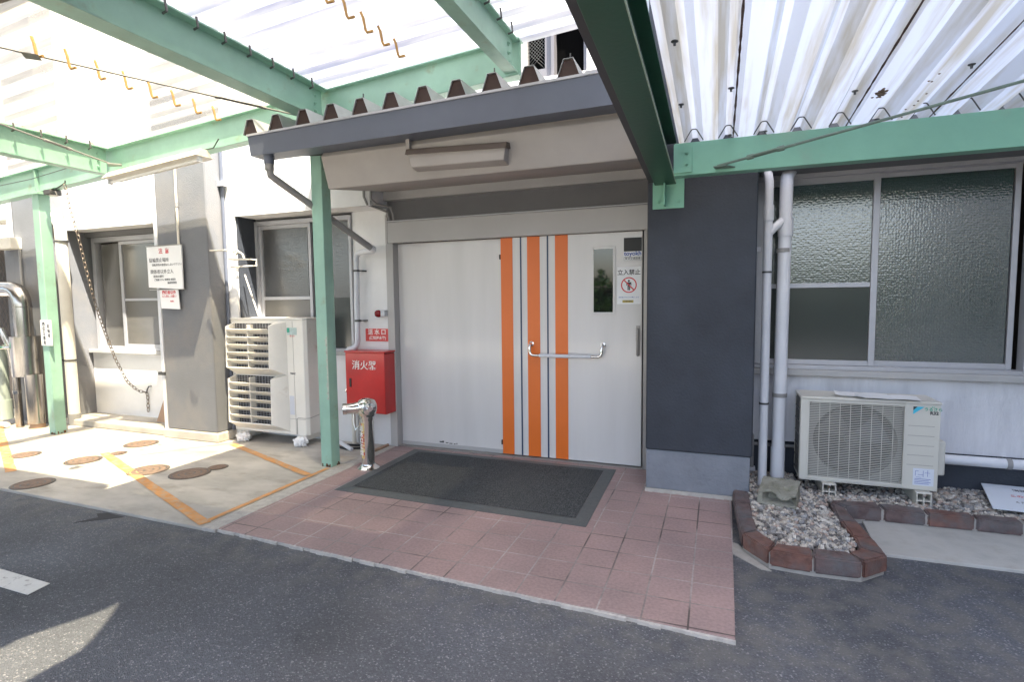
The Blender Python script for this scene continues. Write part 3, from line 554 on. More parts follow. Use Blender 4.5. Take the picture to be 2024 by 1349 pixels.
dp = thing('downpipe', (-3.5, 4.72, .98), 'brown grey downpipe slanting from gutter to the red cabinet', 'downpipe')
A_ = Vector((-3.53, 3.675, 2.56)); E_ = Vector((-3.13, 4.50, 2.010))
dd = (E_-A_).normalized()
MB().tube([(-3.53, 3.67, 2.68), (-3.53, 3.67, 2.62), A_+Vector((0, .006, .0)), A_+dd*.05, A_+dd*.1, E_-dd*.05, E_], .030, 16).build('slanted_pipe', GREYT, dp)
MB().cyl((-3.53, 3.67, 2.60), (-3.53, 3.67, 2.685), .036).build('collar', GREYT, dp)
MB().tube([E_-dd*.02, E_+Vector((.012, .02, -.01)), E_+Vector((-.02, .06, -.02)), (-3.38, 4.70, 1.995), (-3.44, 4.72, 1.985), (-3.462, 4.72, 1.95), (-3.462, 4.72, 1.90)], .030, 14).build('elbow', WPIPE, dp)
MB().tube([(-3.462, 4.72, 1.95), (-3.478, 4.72, 1.10), (-3.485, 4.715, 1.05), (-3.51, 4.70, 1.02), (-3.56, 4.68, 1.005), (-3.57, 4.67, .985)], .029, 16).build('wall_pipe', WPIPE, dp)
k = MB()
for z_ in (1.80, 1.29): k.cyl((-3.466, 4.72, z_), (-3.466, 4.72, z_+.02), .034); k.box(-3.45, -3.40, 4.715, 4.80, z_+.004, z_+.016)
k.build('clamp', DKSTEEL, dp)
# conduits above the door frame
cd_ = thing('conduit', (-3.1, 4.7, 2.3), 'pair of thin grey conduits bending down to the door header', 'conduit')
MB().tube([(-3.20, YO-.02, 2.56), (-3.20, YO-.02, 2.50), (-3.18, YO, 2.43), (-3.12, 4.66, 2.40), (-3.09, 4.74, 2.38), (-3.085, 4.76, 2.30)], .012, 10).build('tube', GREYT, cd_)
MB().tube([(-3.12, YO-.02, 2.56), (-3.12, YO-.02, 2.47), (-3.09, YO+.02, 2.43), (-3.03, 4.70, 2.42), (-3.035, 4.75, 2.36), (-3.035, 4.76, 2.30)], .011, 10).build('tube', GREYT, cd_)

# wall light on the slab front
wl = thing('wall_light', (-1.84, 3.8, 2.48), 'closed beige light fitting on the porch slab over the door', 'wall light')
k = MB(); k.add([(-2.215, 3.84, 2.50), (-1.455, 3.84, 2.48), (-1.455, 3.74, 2.50), (-2.215, 3.74, 2.515), (-2.235, 3.78, 2.635), (-1.435, 3.78, 2.60), (-1.435, 3.72, 2.585), (-2.235, 3.72, 2.62)], [(0,1,2,3),(7,6,5,4),(0,4,5,1),(1,5,6,2),(2,6,7,3),(3,7,4,0)])
k.build('diffuser', SLABM, wl, bevel=.006)
MB().add([(-2.245, 3.80, 2.620), (-1.425, 3.80, 2.588), (-1.425, 3.70, 2.575), (-2.245, 3.70, 2.607), (-2.245, 3.79, 2.66), (-1.425, 3.79, 2.628), (-1.425, 3.72, 2.618), (-2.245, 3.72, 2.650)], [(3,2,1,0),(4,5,6,7),(0,1,5,4),(1,2,6,5),(2,3,7,6),(3,0,4,7)]).build('cover', BROWNL, wl)
MB().add([(-2.255, 3.735, 2.66), (-2.225, 3.735, 2.66), (-2.225, 3.77, 2.66), (-2.255, 3.77, 2.66), (-2.255, 3.725, 2.80), (-2.225, 3.725, 2.80), (-2.225, 3.76, 2.80), (-2.255, 3.76, 2.80)], [(3,2,1,0),(4,5,6,7),(0,1,5,4),(1,2,6,5),(2,3,7,6),(3,0,4,7)]).build('cable_duct', SLABM, wl)

# ================================================================== LEFT CANOPY
def zt(x): return 3.31+.073*(x+3.3)       # top of the steel of the left canopy
LC = thing('canopy_frame', (-3.31, 4.03, 0), 'mint green steel canopy with ribbed clear roof left of the door', 'canopy')
def ibeam(mb, a, b, h, wd, tf=.012, tw=.010):
    hw, ht = wd/2, tw/2
    mb.extr([(-hw, -h), (hw, -h), (hw, -h+tf), (ht, -h+tf), (ht, -tf), (hw, -tf), (hw, 0), (-hw, 0), (-hw, -tf), (-ht, -tf), (-ht, -h+tf), (-hw, -h+tf)], a, b); return mb
ibeam(MB(), (-11, 4.03, zt(-11)), (-1.42, 4.03, zt(-1.42)), .27, .10).build('edge_beam', GREEN, LC, bevel=.002)
for xb, hh, wd in ((-6.0, .27, .11), (-3.235, .27, .155), (-1.48, .25, .10)):
    ibeam(MB(), (xb, 3.985, zt(xb)-.001), (xb, 1.0, zt(xb)-.001), hh, wd).build('cross_beam', GREEN, LC, bevel=.002)
    bt = MB()
    for k_ in range(3): bt.lathe((xb+.006, 3.90, zt(xb)-.07-.065*k_), [(.014, 0), (.014, .010), (.008, .011), (.008, .02)], (1, 0, 0), 6)
    bt.build('bolt', GREEN, LC)
for xp in (-3.308, -7.19):
    p = MB().box(xp-.058, xp+.058, 3.972, 4.09, .0, zt(xp)-.27).build('post', GREEN, LC, bevel=.006, seg=2)
    ru = MB()
    for k_ in range(14):
        s0 = random.choice(['f', 'r']); t_ = random.uniform(-.05, .045); hgt = random.uniform(.008, .035)
        if s0 == 'f': ru.box(xp+t_, xp+t_+.012, 3.9705, 3.9718, .001, hgt)
        else: ru.box(xp+.0582, xp+.0595, 4.03+t_, 4.03+t_+.012, .001, hgt)
    ru.build('rust', RUST, p)
ru = MB()
for k_ in range(26):
    z_ = .62+k_*.022; ru.box(-3.256-random.uniform(.006, .02), -3.252, 3.9706, 3.9716, z_, z_+.021)
ru.build('peeling_strip', mat('pale primer', (.42, .45, .38), .8, var=.3, vs=30, dirt=(.2, .1, .05), ds=30, dlo=.6, dhi=.7), LC)
MB().box(-7.24, -7.06, 3.93, 4.13, zt(-7.15)-.30, zt(-7.15)-.27).build('cap_plate', GREEN, LC)
# web stiffener above far post
MB().box(-7.20, -7.19, 3.985, 4.02, zt(-7.2)-.255, zt(-7.2)-.016).build('stiffener', GREEN, LC)
def rib_sheet_x(x0, x1, y0, y1, pitch, amp, m, dz):
    pts = []; y = y0
    while y < y1:
        pts += [(y, 0), (y+.32*pitch, 0), (y+.42*pitch, amp), (y+.90*pitch, amp)]; y += pitch
    pts = [p for p in pts if p[0] <= y1]; k = MB(); n = len(pts)
    for xx in (x0, x1): k.add([(xx, py, zt(xx)+.004+pz+dz) for py, pz in pts], [])
    k.f = [(i, i+1, n+i+1, n+i) for i in range(n-1)]
    return k.build('roof_sheet', m, LC, smooth=False, recalc=False)
rib_sheet_x(-11, -6.02, 1.9, 4.14, .2, .035, SHEET_CLEAR, .004)
rib_sheet_x(-6.05, -3.24, 1.9, 4.14, .2, .035, SHEET_CLEAR, 0)
rib_sheet_x(-3.27, -1.47, 1.9, 4.14, .2, .035, SHEET_MILK, .004)
rib_sheet_x(-1.50, -.50, 1.5, 4.13, .2, .035, SHEET_MILK, 0)
for xb in (-6.0, -3.235, -1.48):
    for i in range(8):
        y = 2.29+i*.2135
        k = MB().tube([(xb+.075, y, zt(xb)+.03), (xb+.085, y+.004, zt(xb)-.05), (xb+.05, y+.004, zt(xb)-.058)], .008, 6); k.build('hook_bolt', DKSTEEL, LC)
for xh, i0, cnt in ((-4.27, 0, 8), (-2.24, 1, 7), (-7.3, 0, 7)):
    for i in range(i0, cnt):
        y = 2.42+i*.198; z = zt(xh)
        k = MB().tube([(xh-.02, y, z+.035), (xh, y, z-.01), (xh+.012, y+.005, z-.085), (xh+.02, y+.01, z-.10), (xh+.065, y+.012, z-.098)], .0095, 7); k.build('hook_bolt', HOOKM, LC)
MB().slab([(-4.33, 2.40), (-4.25, 2.33), (-4.20, 2.40), (-4.27, 2.46)], zt(-4.27)-.108, zt(-4.27)-.102).build('clip_plate', DKSTEEL, LC)
def turnbuckle(mb, p, q, r=.012):
    p = Vector(p); q = Vector(q); d = (q-p).normalized(); s = d.cross(Vector((0, 0, 1))).normalized()
    for sg in (-1, 1): mb.tube([p+s*0, p+d*.03+s*sg*r*1.6, q-d*.03+s*sg*r*1.6, q], r*.5, 8)
    mb.cyl(p-d*.015, p+d*.025, r*1.3, n=8); mb.cyl(q-d*.025, q+d*.015, r*1.3, n=8)
k = MB(); p0 = Vector((-3.36, 3.90, 3.085)); p1 = Vector((-4.466, 2.333, 3.20)); p2 = p0+(p1-p0)*1.9; k.tube([p0, p2], .007, 8); turnbuckle(k, p0+(p1-p0)*.16, p0+(p1-p0)*.34, .010); k.build('tie_rod', DKSTEEL, LC)
k = MB(); p0 = Vector((-5.84, 3.93, 2.93)); p1 = Vector((-5.86, 3.09, 3.06)); k.tube([p0, p0+(p1-p0)*2.2], .008, 8); turnbuckle(k, p0+(p1-p0)*.45, p0+(p1-p0)*.68, .012); k.slab([(-5.92, 3.95), (-5.80, 3.86), (-5.72, 3.95), (-5.78, 4.0)], 2.915, 2.925); k.build('tie_rod', GREYT, LC)

# opaque low roof in front of the canopy (brown), with a gap that lets a streak of sun through
ZE = 3.40
er = thing('eave', (-6, 1.0, ZE), 'dark brown eave edge in the top left corner of the view', 'roof')
k = MB()
def er_rect(x0, x1, y0, y1): k.box(x0, x1, y0, y1, ZE, ZE+.06)
er_rect(-14, -1.60, -3, 2.02); er_rect(-1.22, -.52, -3, 2.02); er_rect(-1.60, -1.22, .96, 2.02)
k.build('soffit', BROWN, er)
MB().box(-14, -3.35, 2.03, 2.10, ZE-.13, ZE+.08).build('fascia', BROWNL, er)
MB().box(-14, -3.35, 1.85, 1.92, ZE-.08, ZE-.001).build('batten', BROWNL, er)
wv = MB(); n = 20
for i in range(n):
    y0 = -1+i*1.96/n; y1 = y0+1.96/n; a0 = .045+.045*math.sin(y0*9); a1 = .045+.045*math.sin(y1*9)
    tip0 = .38*max(0, (y0-.55)/.41)**1.3 if y0 > .55 else 0; tip1 = .38*max(0, (y1-.55)/.41)**1.3 if y1 > .55 else 0
    wv.hexa([(-1.601, y0, ZE+.001), (-1.601+a0+.12*tip0, y0, ZE+.001), (-1.601+a1+.12*tip1, y1, ZE+.001), (-1.601, y1, ZE+.001)], [(-1.601, y0, ZE+.01), (-1.601+a0+.12*tip0, y0, ZE+.01), (-1.601+a1+.12*tip1, y1, ZE+.01), (-1.601, y1, ZE+.01)])
    if tip1 > 0: wv.hexa([(-1.22-tip0*.75, y0, ZE+.001), (-1.219, y0, ZE+.001), (-1.219, y1, ZE+.001), (-1.22-tip1*.75, y1, ZE+.001)], [(-1.22-tip0*.75, y0, ZE+.01), (-1.219, y0, ZE+.01), (-1.219, y1, ZE+.01), (-1.22-tip1*.75, y1, ZE+.01)])
wv.build('flashing', BROWN, er)  # unseen wavy strips added to shape the outline of the sun streak
MB().quad((-1.62, -1, ZE+.064), (-1.20, -1, ZE+.064), (-1.20, .98, ZE+.064), (-1.62, .98, ZE+.064)).build('streak_dimmer', SHEET_CLEAR, er, recalc=False)  # unseen clear sheet added over the gap to dim and warm the streak

# ================================================================== RIGHT CANOPY
RC = thing('canopy_frame', (-.38, 4.2, 2.3), 'dark green main beam and green purlin canopy right of the door', 'canopy')
xd = -.378
SD = .062
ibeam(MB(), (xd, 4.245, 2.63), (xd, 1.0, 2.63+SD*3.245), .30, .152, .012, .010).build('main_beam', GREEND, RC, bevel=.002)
MB().hexa([(-.306, 1.1, 2.3295+SD*3.145), (-.2995, 1.1, 2.3295+SD*3.145), (-.2995, 4.2, 2.3295+SD*.045), (-.306, 4.2, 2.3295+SD*.045)], [(-.306, 1.1, 2.3345+SD*3.145), (-.2995, 1.1, 2.3345+SD*3.145), (-.2995, 4.2, 2.3345+SD*.045), (-.306, 4.2, 2.3345+SD*.045)]).build('lit_edge', mat('lit edge paint', (.35, .45, .36), .5, var=.2, vs=30), RC)  # pale strip paints the light caught along the flange edge
pl = MB(); pl.box(-.47, -.246, 4.252, 4.266, 2.158, 2.376); pl.box(-.385, -.373, 4.15, 4.251, 2.17, 2.329); pl.build('end_plate', GREENR, RC, bevel=.002)
bt = MB()
for x_, z_ in ((-.285, 2.21), (-.43, 2.21)): bt.lathe((x_, 4.2515, z_), [(.014, 0), (.014, .010), (.008, .011), (.008, .022)], (0, -1, 0), 6)
bt.build('bolt', GREENR, RC)
MB().hexa([(-.492, 1.0, 2.34+SD*3.245), (-.457, 1.0, 2.34+SD*3.245), (-.457, 4.2, 2.34+SD*.045), (-.492, 4.2, 2.34+SD*.045)], [(-.492, 1.0, 2.60+SD*3.245), (-.457, 1.0, 2.60+SD*3.245), (-.457, 4.2, 2.60+SD*.045), (-.492, 4.2, 2.60+SD*.045)]).build('flashing', mat('dark grey flashing', (.06, .06, .065), .6, var=.1), RC)
cp = MB().extr([(-.05, -.215), (.05, -.215), (.05, -.205), (-.042, -.205), (-.042, -.010), (.05, -.010), (.05, 0), (-.05, 0)], (6, 4.02, 2.545), (-.29, 4.02, 2.545)); 
cp = MB().extr([(-.05, -.215), (.05, -.215), (.05, -.205), (-.042, -.205), (-.042, -.010), (.05, -.010), (.05, 0), (-.05, 0)], (6.0, 4.02, 2.545), (-.297, 4.02, 2.545)).build('purlin', GREENR, RC, bevel=.002)
MB().box(-.30, -.18, 3.952, 3.968, 2.345, 2.535).build('splice_plate', GREENR, RC, bevel=.002)
bt = MB()
for z_ in (2.40, 2.475): bt.lathe((-.215, 3.951, z_), [(.013, 0), (.013, .010), (.008, .011), (.008, .020)], (0, -1, 0), 6)
bt.build('bolt', GREENR, RC)
# weathered ribbed sheets, ribs running towards the building
PR = .2145; pts = []; c0 = -.172
for i in range(0, 26):
    c = c0+i*PR; pts += [(c-.062, 0), (c-.017, .078), (c+.017, .078), (c+.062, 0)]
pts = [(-.27, 0)]+[p for p in pts if p[0] > -.25]
def zs(y): return 2.549+(4.1-y)*.062
k = MB(); n = len(pts); ys = [4.17, 3.4, 2.6, 1.75]
for y in ys: k.add([(px, y, zs(y)+pz) for px, pz in pts], [])
k.f = [(j*n+i, j*n+i+1, (j+1)*n+i+1, (j+1)*n+i) for j in range(len(ys)-1) for i in range(n-1)]
k.build('roof_sheet', SHEET_R, RC, smooth=False, recalc=False)
for i in range(0, 10):          # dark rubber seal outlining each rib over the purlin
    c = c0+i*PR; k = MB(); y = 3.975
    pp = [(c-.060, .003), (c-.018, .074), (c-.010, .079), (c+.010, .079), (c+.018, .074), (c+.060, .003)]
    k.tube([(px, y, zs(y)-.006+pz) for px, pz in pp], .0042, 6); k.build('rib_seal', DKSTEEL, RC)
SEAM = mat('seam grime', (.10, .065, .055), .8, var=.4, vs=40)
for x_, yend in ((.073, 1.8), (.722, 1.8), (1.152, 1.8), (1.9, 1.8)):
    m_ = 40; sm = MB(); L_ = []
    for i in range(m_+1):
        y = 4.0-i*(4.0-yend)/m_; w0 = .003+random.random()*.004; L_ += [(x_-w0, y, zs(y)-.004), (x_+w0, y, zs(y)-.004)]
    sm.add(L_, [(2*i, 2*i+1, 2*i+3, 2*i+2) for i in range(m_)]); sm.build('lap_seam', SEAM, RC, smooth=False)
for i, (px_, py_) in enumerate([(.045, 3.2), (.66, 3.45), (1.11, 3.3), (.87, 3.93), (.05, 3.93), (.26, 3.93), (-.20, 2.62), (-.215, 3.33)]):
    z = zs(py_)-.004; k = MB().lathe((px_, py_, z), [(.016, 0), (.016, -.004), (.006, -.005), (.006, -.02)], (0, 0, 1), 10); k.build('sheet_bolt', DKSTEEL, RC)
gm = mat('leaf debris', (.17, .13, .10), .9, var=.5, vs=60)
k = MB()
for i in range(70):
    a, b = random.gauss(0, .010), random.gauss(0, .022); k.lathe((.795+a, 3.52+b, zs(3.52+b)-.010), [(.004, 0), (.009, .003), (.004, .006)], (0, 0, 1), 5)
for i in range(12):
    t_ = random.random(); a, b = random.gauss(0, .012), random.gauss(0, .02); k.lathe((1.0+a, 3.35+.6*t_+b, zs(3.35+.6*t_)-.009), [(.003, 0), (.007, .003), (.003, .006)], (0, 0, 1), 5)
tag(k.build('debris', gm, RC), kind='stuff')
k = MB(); p0 = Vector((-.02, 3.925, 2.362)); p1 = Vector((1.34, 3.42, 2.52)); k.tube([p0, p0+(p1-p0)*2.2], .0085, 8); turnbuckle(k, p0+(p1-p0)*.14, p0+(p1-p0)*.27, .013)
k.slab([(-.03, 3.965), (-.045, 3.90), (.03, 3.885), (.09, 3.965)], 2.350, 2.358); k.build('tie_rod', ROD, RC)

# ================================================================== PIPES at the right window
p = thing('drainpipe', (.335, 4.5, 0), 'narrow white drainpipe standing left of the thicker one', 'drainpipe')
MB().tube([(.31, 4.72, 2.46), (.315, 4.62, 2.44), (.33, 4.53, 2.40), (.335, 4.50, 2.34), (.336, 4.50, 2.2), (.334, 4.50, .03)], .031, 18).build('tube', WPIPE, p)
MB().tube([(.336, 4.50, 2.17), (.336, 4.50, 2.06)], .036, 18).build('collar', WPIPE, p)
MB().tube([(.34, 4.50, 1.97), (.39, 4.54, 2.02), (.435, 4.58, 2.06)], .030, 14).build('branch', WPIPE, p)
k = MB()
for z_ in (1.675, .69): k.cyl((.335, 4.5, z_), (.335, 4.5, z_+.014), .035, n=18); k.box(.325, .345, 4.5, 4.8, z_+.002, z_+.012)
k.build('clamp', DKSTEEL, p)
p = thing('drainpipe', (.445, 4.6, 0), 'thick white drainpipe standing against the frosted window', 'drainpipe')
MB().tube([(.50, 4.74, 2.48), (.49, 4.68, 2.44), (.462, 4.61, 2.38), (.46, 4.60, 2.30), (.446, 4.60, .0)], .046, 20).build('tube', WPIPE, p)
MB().tube([(.460, 4.60, 2.08), (.460, 4.60, 1.95)], .052, 20).build('collar', WPIPE, p)
MB().cyl((.447, 4.60, .12), (.447, 4.60, .34), .051, n=20).build('collar', WPIPE, p)
k = MB()
for z_ in (1.83, .735): k.cyl((.451, 4.60, z_), (.451, 4.60, z_+.03), .0505, n=20); k.box(.43, .47, 4.6, 4.8, z_+.004, z_+.024)
k.build('clamp', GREYT, p)
p = thing('drainpipe', (.275, 4.74, 0), 'short grey pipe tucked behind the narrow white drainpipe', 'drainpipe')
MB().tube([(.272, 4.76, .0), (.272, 4.76, .38), (.25, 4.78, .42)], .018, 12).build('tube', GREYT, p)
MB().box(.253, .30, 4.73, 4.79, .10, .125).build('clamp', WPIPE, p)
p = thing('cable_clip', (.285, 4.755, 1.86), 'small white clip on the window edge beside drainpipes', 'clip')
MB().box(.262, .306, 4.725, 4.753, 1.855, 1.89).build('body', WPIPE, p, bevel=.004)
p = thing('pipe', (3, 4.72, .31), 'horizontal white insulated pipe running along the wall base', 'pipe')
MB().cyl((1.42, 4.73, .315), (6.9, 4.73, .315), .036, n=18).build('tube', WPIPE, p)
k = MB().cyl((1.9, 4.73, .315), (1.93, 4.73, .315), .040, n=18); k.box(1.90, 1.93, 4.73, 4.86, .30, .33); k.build('clamp', GREYT, p)
p = thing('pipe', (.42, 4.82, .26), 'thin grey pipe low on the wall behind the drainpipes', 'pipe')
MB().cyl((.26, 4.83, .30), (.6, 4.83, .30), .014, n=12).build('tube', GREYT, p)

# ================================================================== SMALL AIR CONDITIONER
AC = thing('outdoor_unit', (1.0, 4.57, .165), 'small cream air conditioner on blocks in the gravel', 'air conditioner')
x0, x1, y0, y1, z0, z1 = .575, 1.415, 4.42, 4.72, .168, .778
gx0, gx1, gz0, gz1 = .632, 1.213, .192, .738
k = MB()
k.box(x0, gx0, y0, y0+.02, z0, z1-.02); k.box(gx1, x1, y0, y0+.02, z0, z1-.02); k.box(gx0, gx1, y0+.0005, y0+.02, z0, gz0); k.box(gx0, gx1, y0+.0005, y0+.02, gz1, z1-.02)
k.box(x0, x1, y1-.02, y1, z0, z1-.02); k.box(x1-.02, x1, y0+.02, y1-.02, z0, z1-.02); k.box(x0, x0+.02, y0+.02, y0+.06, z0, z1-.02); k.box(x0, x1, y0+.002, y1, z0-.006, z0-.0005)
k.build('casing', ACW, AC, bevel=.004)
MB().box(x0-.004, x1+.004, y0-.006, y1+.004, z1-.0195, z1).build('top_panel', ACW, AC, bevel=.006)
k = MB()
for i in range(6): k.box(x0-.002, x0+.006, y0+.065, y1-.02, z0+.02+i*.095, z0+.032+i*.095)
for i in range(4): k.box(x0-.0015, x0+.005, y0+.07+i*.06, y0+.074+i*.06, z0+.02, z1-.04)
k.build('side_guard', DKSTEEL, AC)
MB().box(x0+.008, x0+.02, y0+.061, y1-.022, z0, z1-.03).build('coil', COIL, AC)
# fan throat: square pale baffle with a round dark hole
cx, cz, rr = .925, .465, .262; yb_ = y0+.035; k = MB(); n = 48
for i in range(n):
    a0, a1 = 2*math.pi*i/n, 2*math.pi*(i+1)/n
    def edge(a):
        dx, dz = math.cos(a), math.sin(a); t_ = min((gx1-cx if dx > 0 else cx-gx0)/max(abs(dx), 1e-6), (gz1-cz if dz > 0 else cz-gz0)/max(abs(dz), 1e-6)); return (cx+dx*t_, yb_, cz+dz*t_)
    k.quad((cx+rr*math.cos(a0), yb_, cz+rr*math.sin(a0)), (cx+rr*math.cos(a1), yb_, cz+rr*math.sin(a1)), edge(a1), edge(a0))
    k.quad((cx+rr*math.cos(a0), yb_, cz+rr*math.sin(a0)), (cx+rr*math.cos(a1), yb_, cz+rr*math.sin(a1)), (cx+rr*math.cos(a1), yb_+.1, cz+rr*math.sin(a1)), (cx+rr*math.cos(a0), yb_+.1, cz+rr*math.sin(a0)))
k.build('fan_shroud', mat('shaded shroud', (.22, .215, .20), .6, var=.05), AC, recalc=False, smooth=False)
MB().box(gx0, gx1, y0+.16, y0+.17, gz0, gz1).build('inner_panel', BLACK, AC)
fn = MB().lathe((cx, y0+.13, cz), [(.05, 0), (.05, .04), (.03, .055)], (0, -1, 0), 20)
for b_ in range(3):
    a0 = b_*2.094+.4; v_ = []
    for r_ in (.05, .15, .245):
        for t_ in (-1, 1): a = a0+t_*(.5+.15*(r_ < .1)); v_.append((cx+r_*math.cos(a), y0+.12+t_*.028, cz+r_*math.sin(a)))
    fn.add(v_, [(0, 1, 3, 2), (2, 3, 5, 4)])
fn.build('fan', DKSTEEL, AC)
k = MB(); nb = 44
for i in range(nb): z = gz0+(i+.5)*(gz1-gz0)/nb; k.box(gx0, gx1, y0+.001, y0+.006, z-.0019, z+.0019)
for i in range(1, 9): x = gx0+i*(gx1-gx0)/9; k.box(x-.0018, x+.0018, y0+.006, y0+.009, gz0, gz1)
k.build('grille', ACW, AC, smooth=False)
k = MB(); rect_frame(k, gx0-.012, gx1+.006, gz0-.012, gz1+.012, y0-.005, y0-.0005, .010); k.build('grille_frame', ACW, AC, bevel=.002)
k = MB()
for i in range(5): k.box(gx1+.02, x1-.03, y0-.0012, y0-.0002, .335+i*.068, .338+i*.068)
k.build('groove', ALUD, AC)
k = MB(); k.add([(1.258, y0-.001, .742), (1.322, y0-.001, .742), (1.258, y0-.001, .688)], [(0, 2, 1)]); k.build('logo_triangle', CPRINT, AC, smooth=False, recalc=False)
k = MB(); k.add([(1.258, y0-.0016, .742), (1.282, y0-.0016, .742), (1.258, y0-.0016, .716)], [(0, 2, 1)]); k.build('logo_corner', KPRINT, AC, smooth=False, recalc=False)
text('RX', .016, (1.372, y0-.001, .741), GPRINT, AC); text('うるさら', .026, (1.372, y0-.001, .725), GPRINT, AC, bold=.0006); text('R32', .030, (1.378, y0-.001, .700), KPRINT, AC, bold=.0012)
lb = MB().box(1.272, 1.392, y0-.0012, y0-.0002, .195, .315).build('spec_label', mat('label film', (.62, .65, .72), .5, var=.03), AC)
k = MB()
for i, (a, b, c_, d_) in enumerate([(1.285, 1.305, .295, .297), (1.285, 1.287, .262, .295), (1.300, 1.33, .27, .272), (1.33, 1.332, .255, .30), (1.355, 1.357, .26, .305), (1.34, 1.37, .285, .287), (1.29, 1.32, .252, .254)]): k.box(a, b, y0-.002, y0-.0013, c_, d_)
for i in range(4): k.box(1.282, 1.365+.01*(i % 2), y0-.002, y0-.0013, .207+i*.011, .210+i*.011)
k.build('diagram', BPRINT, AC)
MB().box(x1+.001, x1+.055, y0+.05, y0+.24, .26, .50).build('valve_cover', ACW, AC, bevel=.012)
pp_ = thing('paper_sheet', (.98, 4.5, .78), 'loose white papers lying on top of the small air conditioner', 'paper')
for (xa, xb, sk, z_) in ((.80, 1.14, .04, .781), (.92, 1.30, -.03, .785)):
    k = MB(); n = 8
    for i in range(n):
        a, b = xa+(xb-xa)*i/n, xa+(xb-xa)*(i+1)/n; h0 = .006*abs(math.sin(i*.8))+(.014 if i == 0 else 0); h1 = .006*abs(math.sin((i+1)*.8))
        k.quad((a, 4.425+sk, z_+h0), (b, 4.425+sk, z_+h1), (b+.02, 4.62+sk, z_+h1), (a+.02, 4.62+sk, z_+h0))
    k.build('sheet', PAPER, pp_)
for xm, lab in ((.765, 'pale hollow block under the left end of the small air conditioner'), (1.33, 'pale hollow block under the right end of the small air conditioner')):
    b_ = thing('mounting_block', (xm, 4.55, .045), lab, 'block', 'hollow blocks under the small air conditioner')
    k = MB()
    ya, yc = 4.375, 4.76; zA, zB = .052, .156
    for xx in (xm-.044, xm-.004, xm+.036): k.box(xx, xx+.008, ya, yc, zA, zB-.006)
    k.box(xm-.0445, xm+.0445, ya, yc, zB-.0055, zB+.003); k.box(xm-.0365, xm+.0365, ya, yc, .097, .104)
    k.build('channel', ACW, b_, bevel=.002)
    MB().lathe((xm, ya-.001, zB-.012), [(.011, 0), (.011, .008)], (0, -1, 0), 6).build('bolt', CHROME, b_)

# ================================================================== BIG OUTDOOR UNIT
BA = thing('outdoor_unit', (-4.45, 4.6, .08), 'large two storey cream outdoor unit with louvred hoods', 'air conditioner')
bx0, bx1, by0, by1, bz0, bz1 = -4.955, -3.955, 4.495, 4.775, .105, 1.33
k = MB(); k.slab([(bx0, by0), (bx1-.03, by0), (bx1, by0+.03), (bx1, by1), (bx0, by1)], bz0, bz1-.015); k.build('casing', ACO, BA, bevel=.006)
MB().slab([(bx0-.006, by0-.006), (bx1-.028, by0-.006), (bx1+.006, by0+.028), (bx1+.006, by1), (bx0-.006, by1)], bz1-.0145, bz1+.004).build('top_panel', ACO, BA, bevel=.004)
hx0, hx1 = -4.90, -4.335
for za, zb in ((.79, 1.275), (.20, .715)):
    yf = 4.375
    hd_ = MB(); hd_.add([(hx0-.02, by0-.001, za-.06), (hx0-.02, yf, za+.02), (hx0-.02, yf+.015, zb-.03), (hx0-.02, by0-.001, zb+.01), (hx0, by0-.001, za-.06), (hx0, yf, za+.02), (hx0, yf+.015, zb-.03), (hx0, by0-.001, zb+.01)], [(0,1,2,3),(7,6,5,4),(0,4,5,1),(1,5,6,2),(2,6,7,3)])
    # right cheek with sloped face back to the body
    hd_.add([(hx1, yf, za+.02), (hx1, yf+.015, zb-.02), (hx1, by0-.001, za-.06), (hx1, by0-.001, zb+.02), (hx1+.14, by0-.001, za-.06), (hx1+.14, by0-.001, zb+.02), (hx1+.07, yf+.03, za-.0), (hx1+.07, yf+.04, zb-.0)], [(0,1,7,6),(6,7,5,4),(0,6,4,2),(1,3,5,7),(0,2,3,1)])
    hd_.add([(hx0, by0-.001, za-.065), (hx1, by0-.001, za-.065), (hx1, yf-.01, za+.02), (hx0, yf-.01, za+.02), (hx0, by0-.001, za-.055), (hx1, by0-.001, za-.055), (hx1, yf-.002, za+.03), (hx0, yf-.002, za+.03)], [(0,1,2,3),(7,6,5,4),(2,6,7,3),(0,3,7,4),(1,5,6,2)])
    hd = hd_.build('hood', ACO, BA, bevel=.003)
    ns = 6
    for i in range(ns-1):
        z = za+.105+i*(zb-za-.08)/(ns-1)
        s_ = MB().add([(hx0, yf-.004, z), (hx1, yf-.004, z), (hx1, yf+.085, z-.055), (hx0, yf+.085, z-.055), (hx0, yf+.004, z+.004), (hx1, yf+.004, z+.004), (hx1, yf+.09, z-.050), (hx0, yf+.09, z-.050)], [(0,1,2,3),(7,6,5,4),(0,4,5,1),(0,3,7,4),(1,5,6,2)])
        s_.build('louvre', ACO, BA, bevel=.001)
    k = MB().box((hx0+hx1)/2+.0, (hx0+hx1)/2+.008, yf+.01, yf+.09, za+.03, zb-.005); k.build('divider', ACO, BA)
    k = MB(); 
    for i in range(26): zz = za+i*(zb-za)/26; k.tube([(hx0, by0-.006, zz), (hx1, by0-.006, zz)], .0022, 5)
    for i in range(14): xx = hx0+i*(hx1-hx0)/14; k.tube([(xx, by0-.010, za), (xx, by0-.010, zb)], .0022, 5)
    k.build('fan_guard', ALU, BA)
    MB().box(hx0+.01, hx1-.01, by0-.0035, by0-.001, za, zb).build('fan_opening', BLACK, BA)
k = MB(); k.box(-4.115, -4.112, by0-.0022, by0-.0006, bz0+.01, bz1-.03); k.box(-4.19+.0, -3.985, by0-.0022, by0-.0006, bz0+.17, bz0+.173); k.build('panel_seam', ALUD, BA)
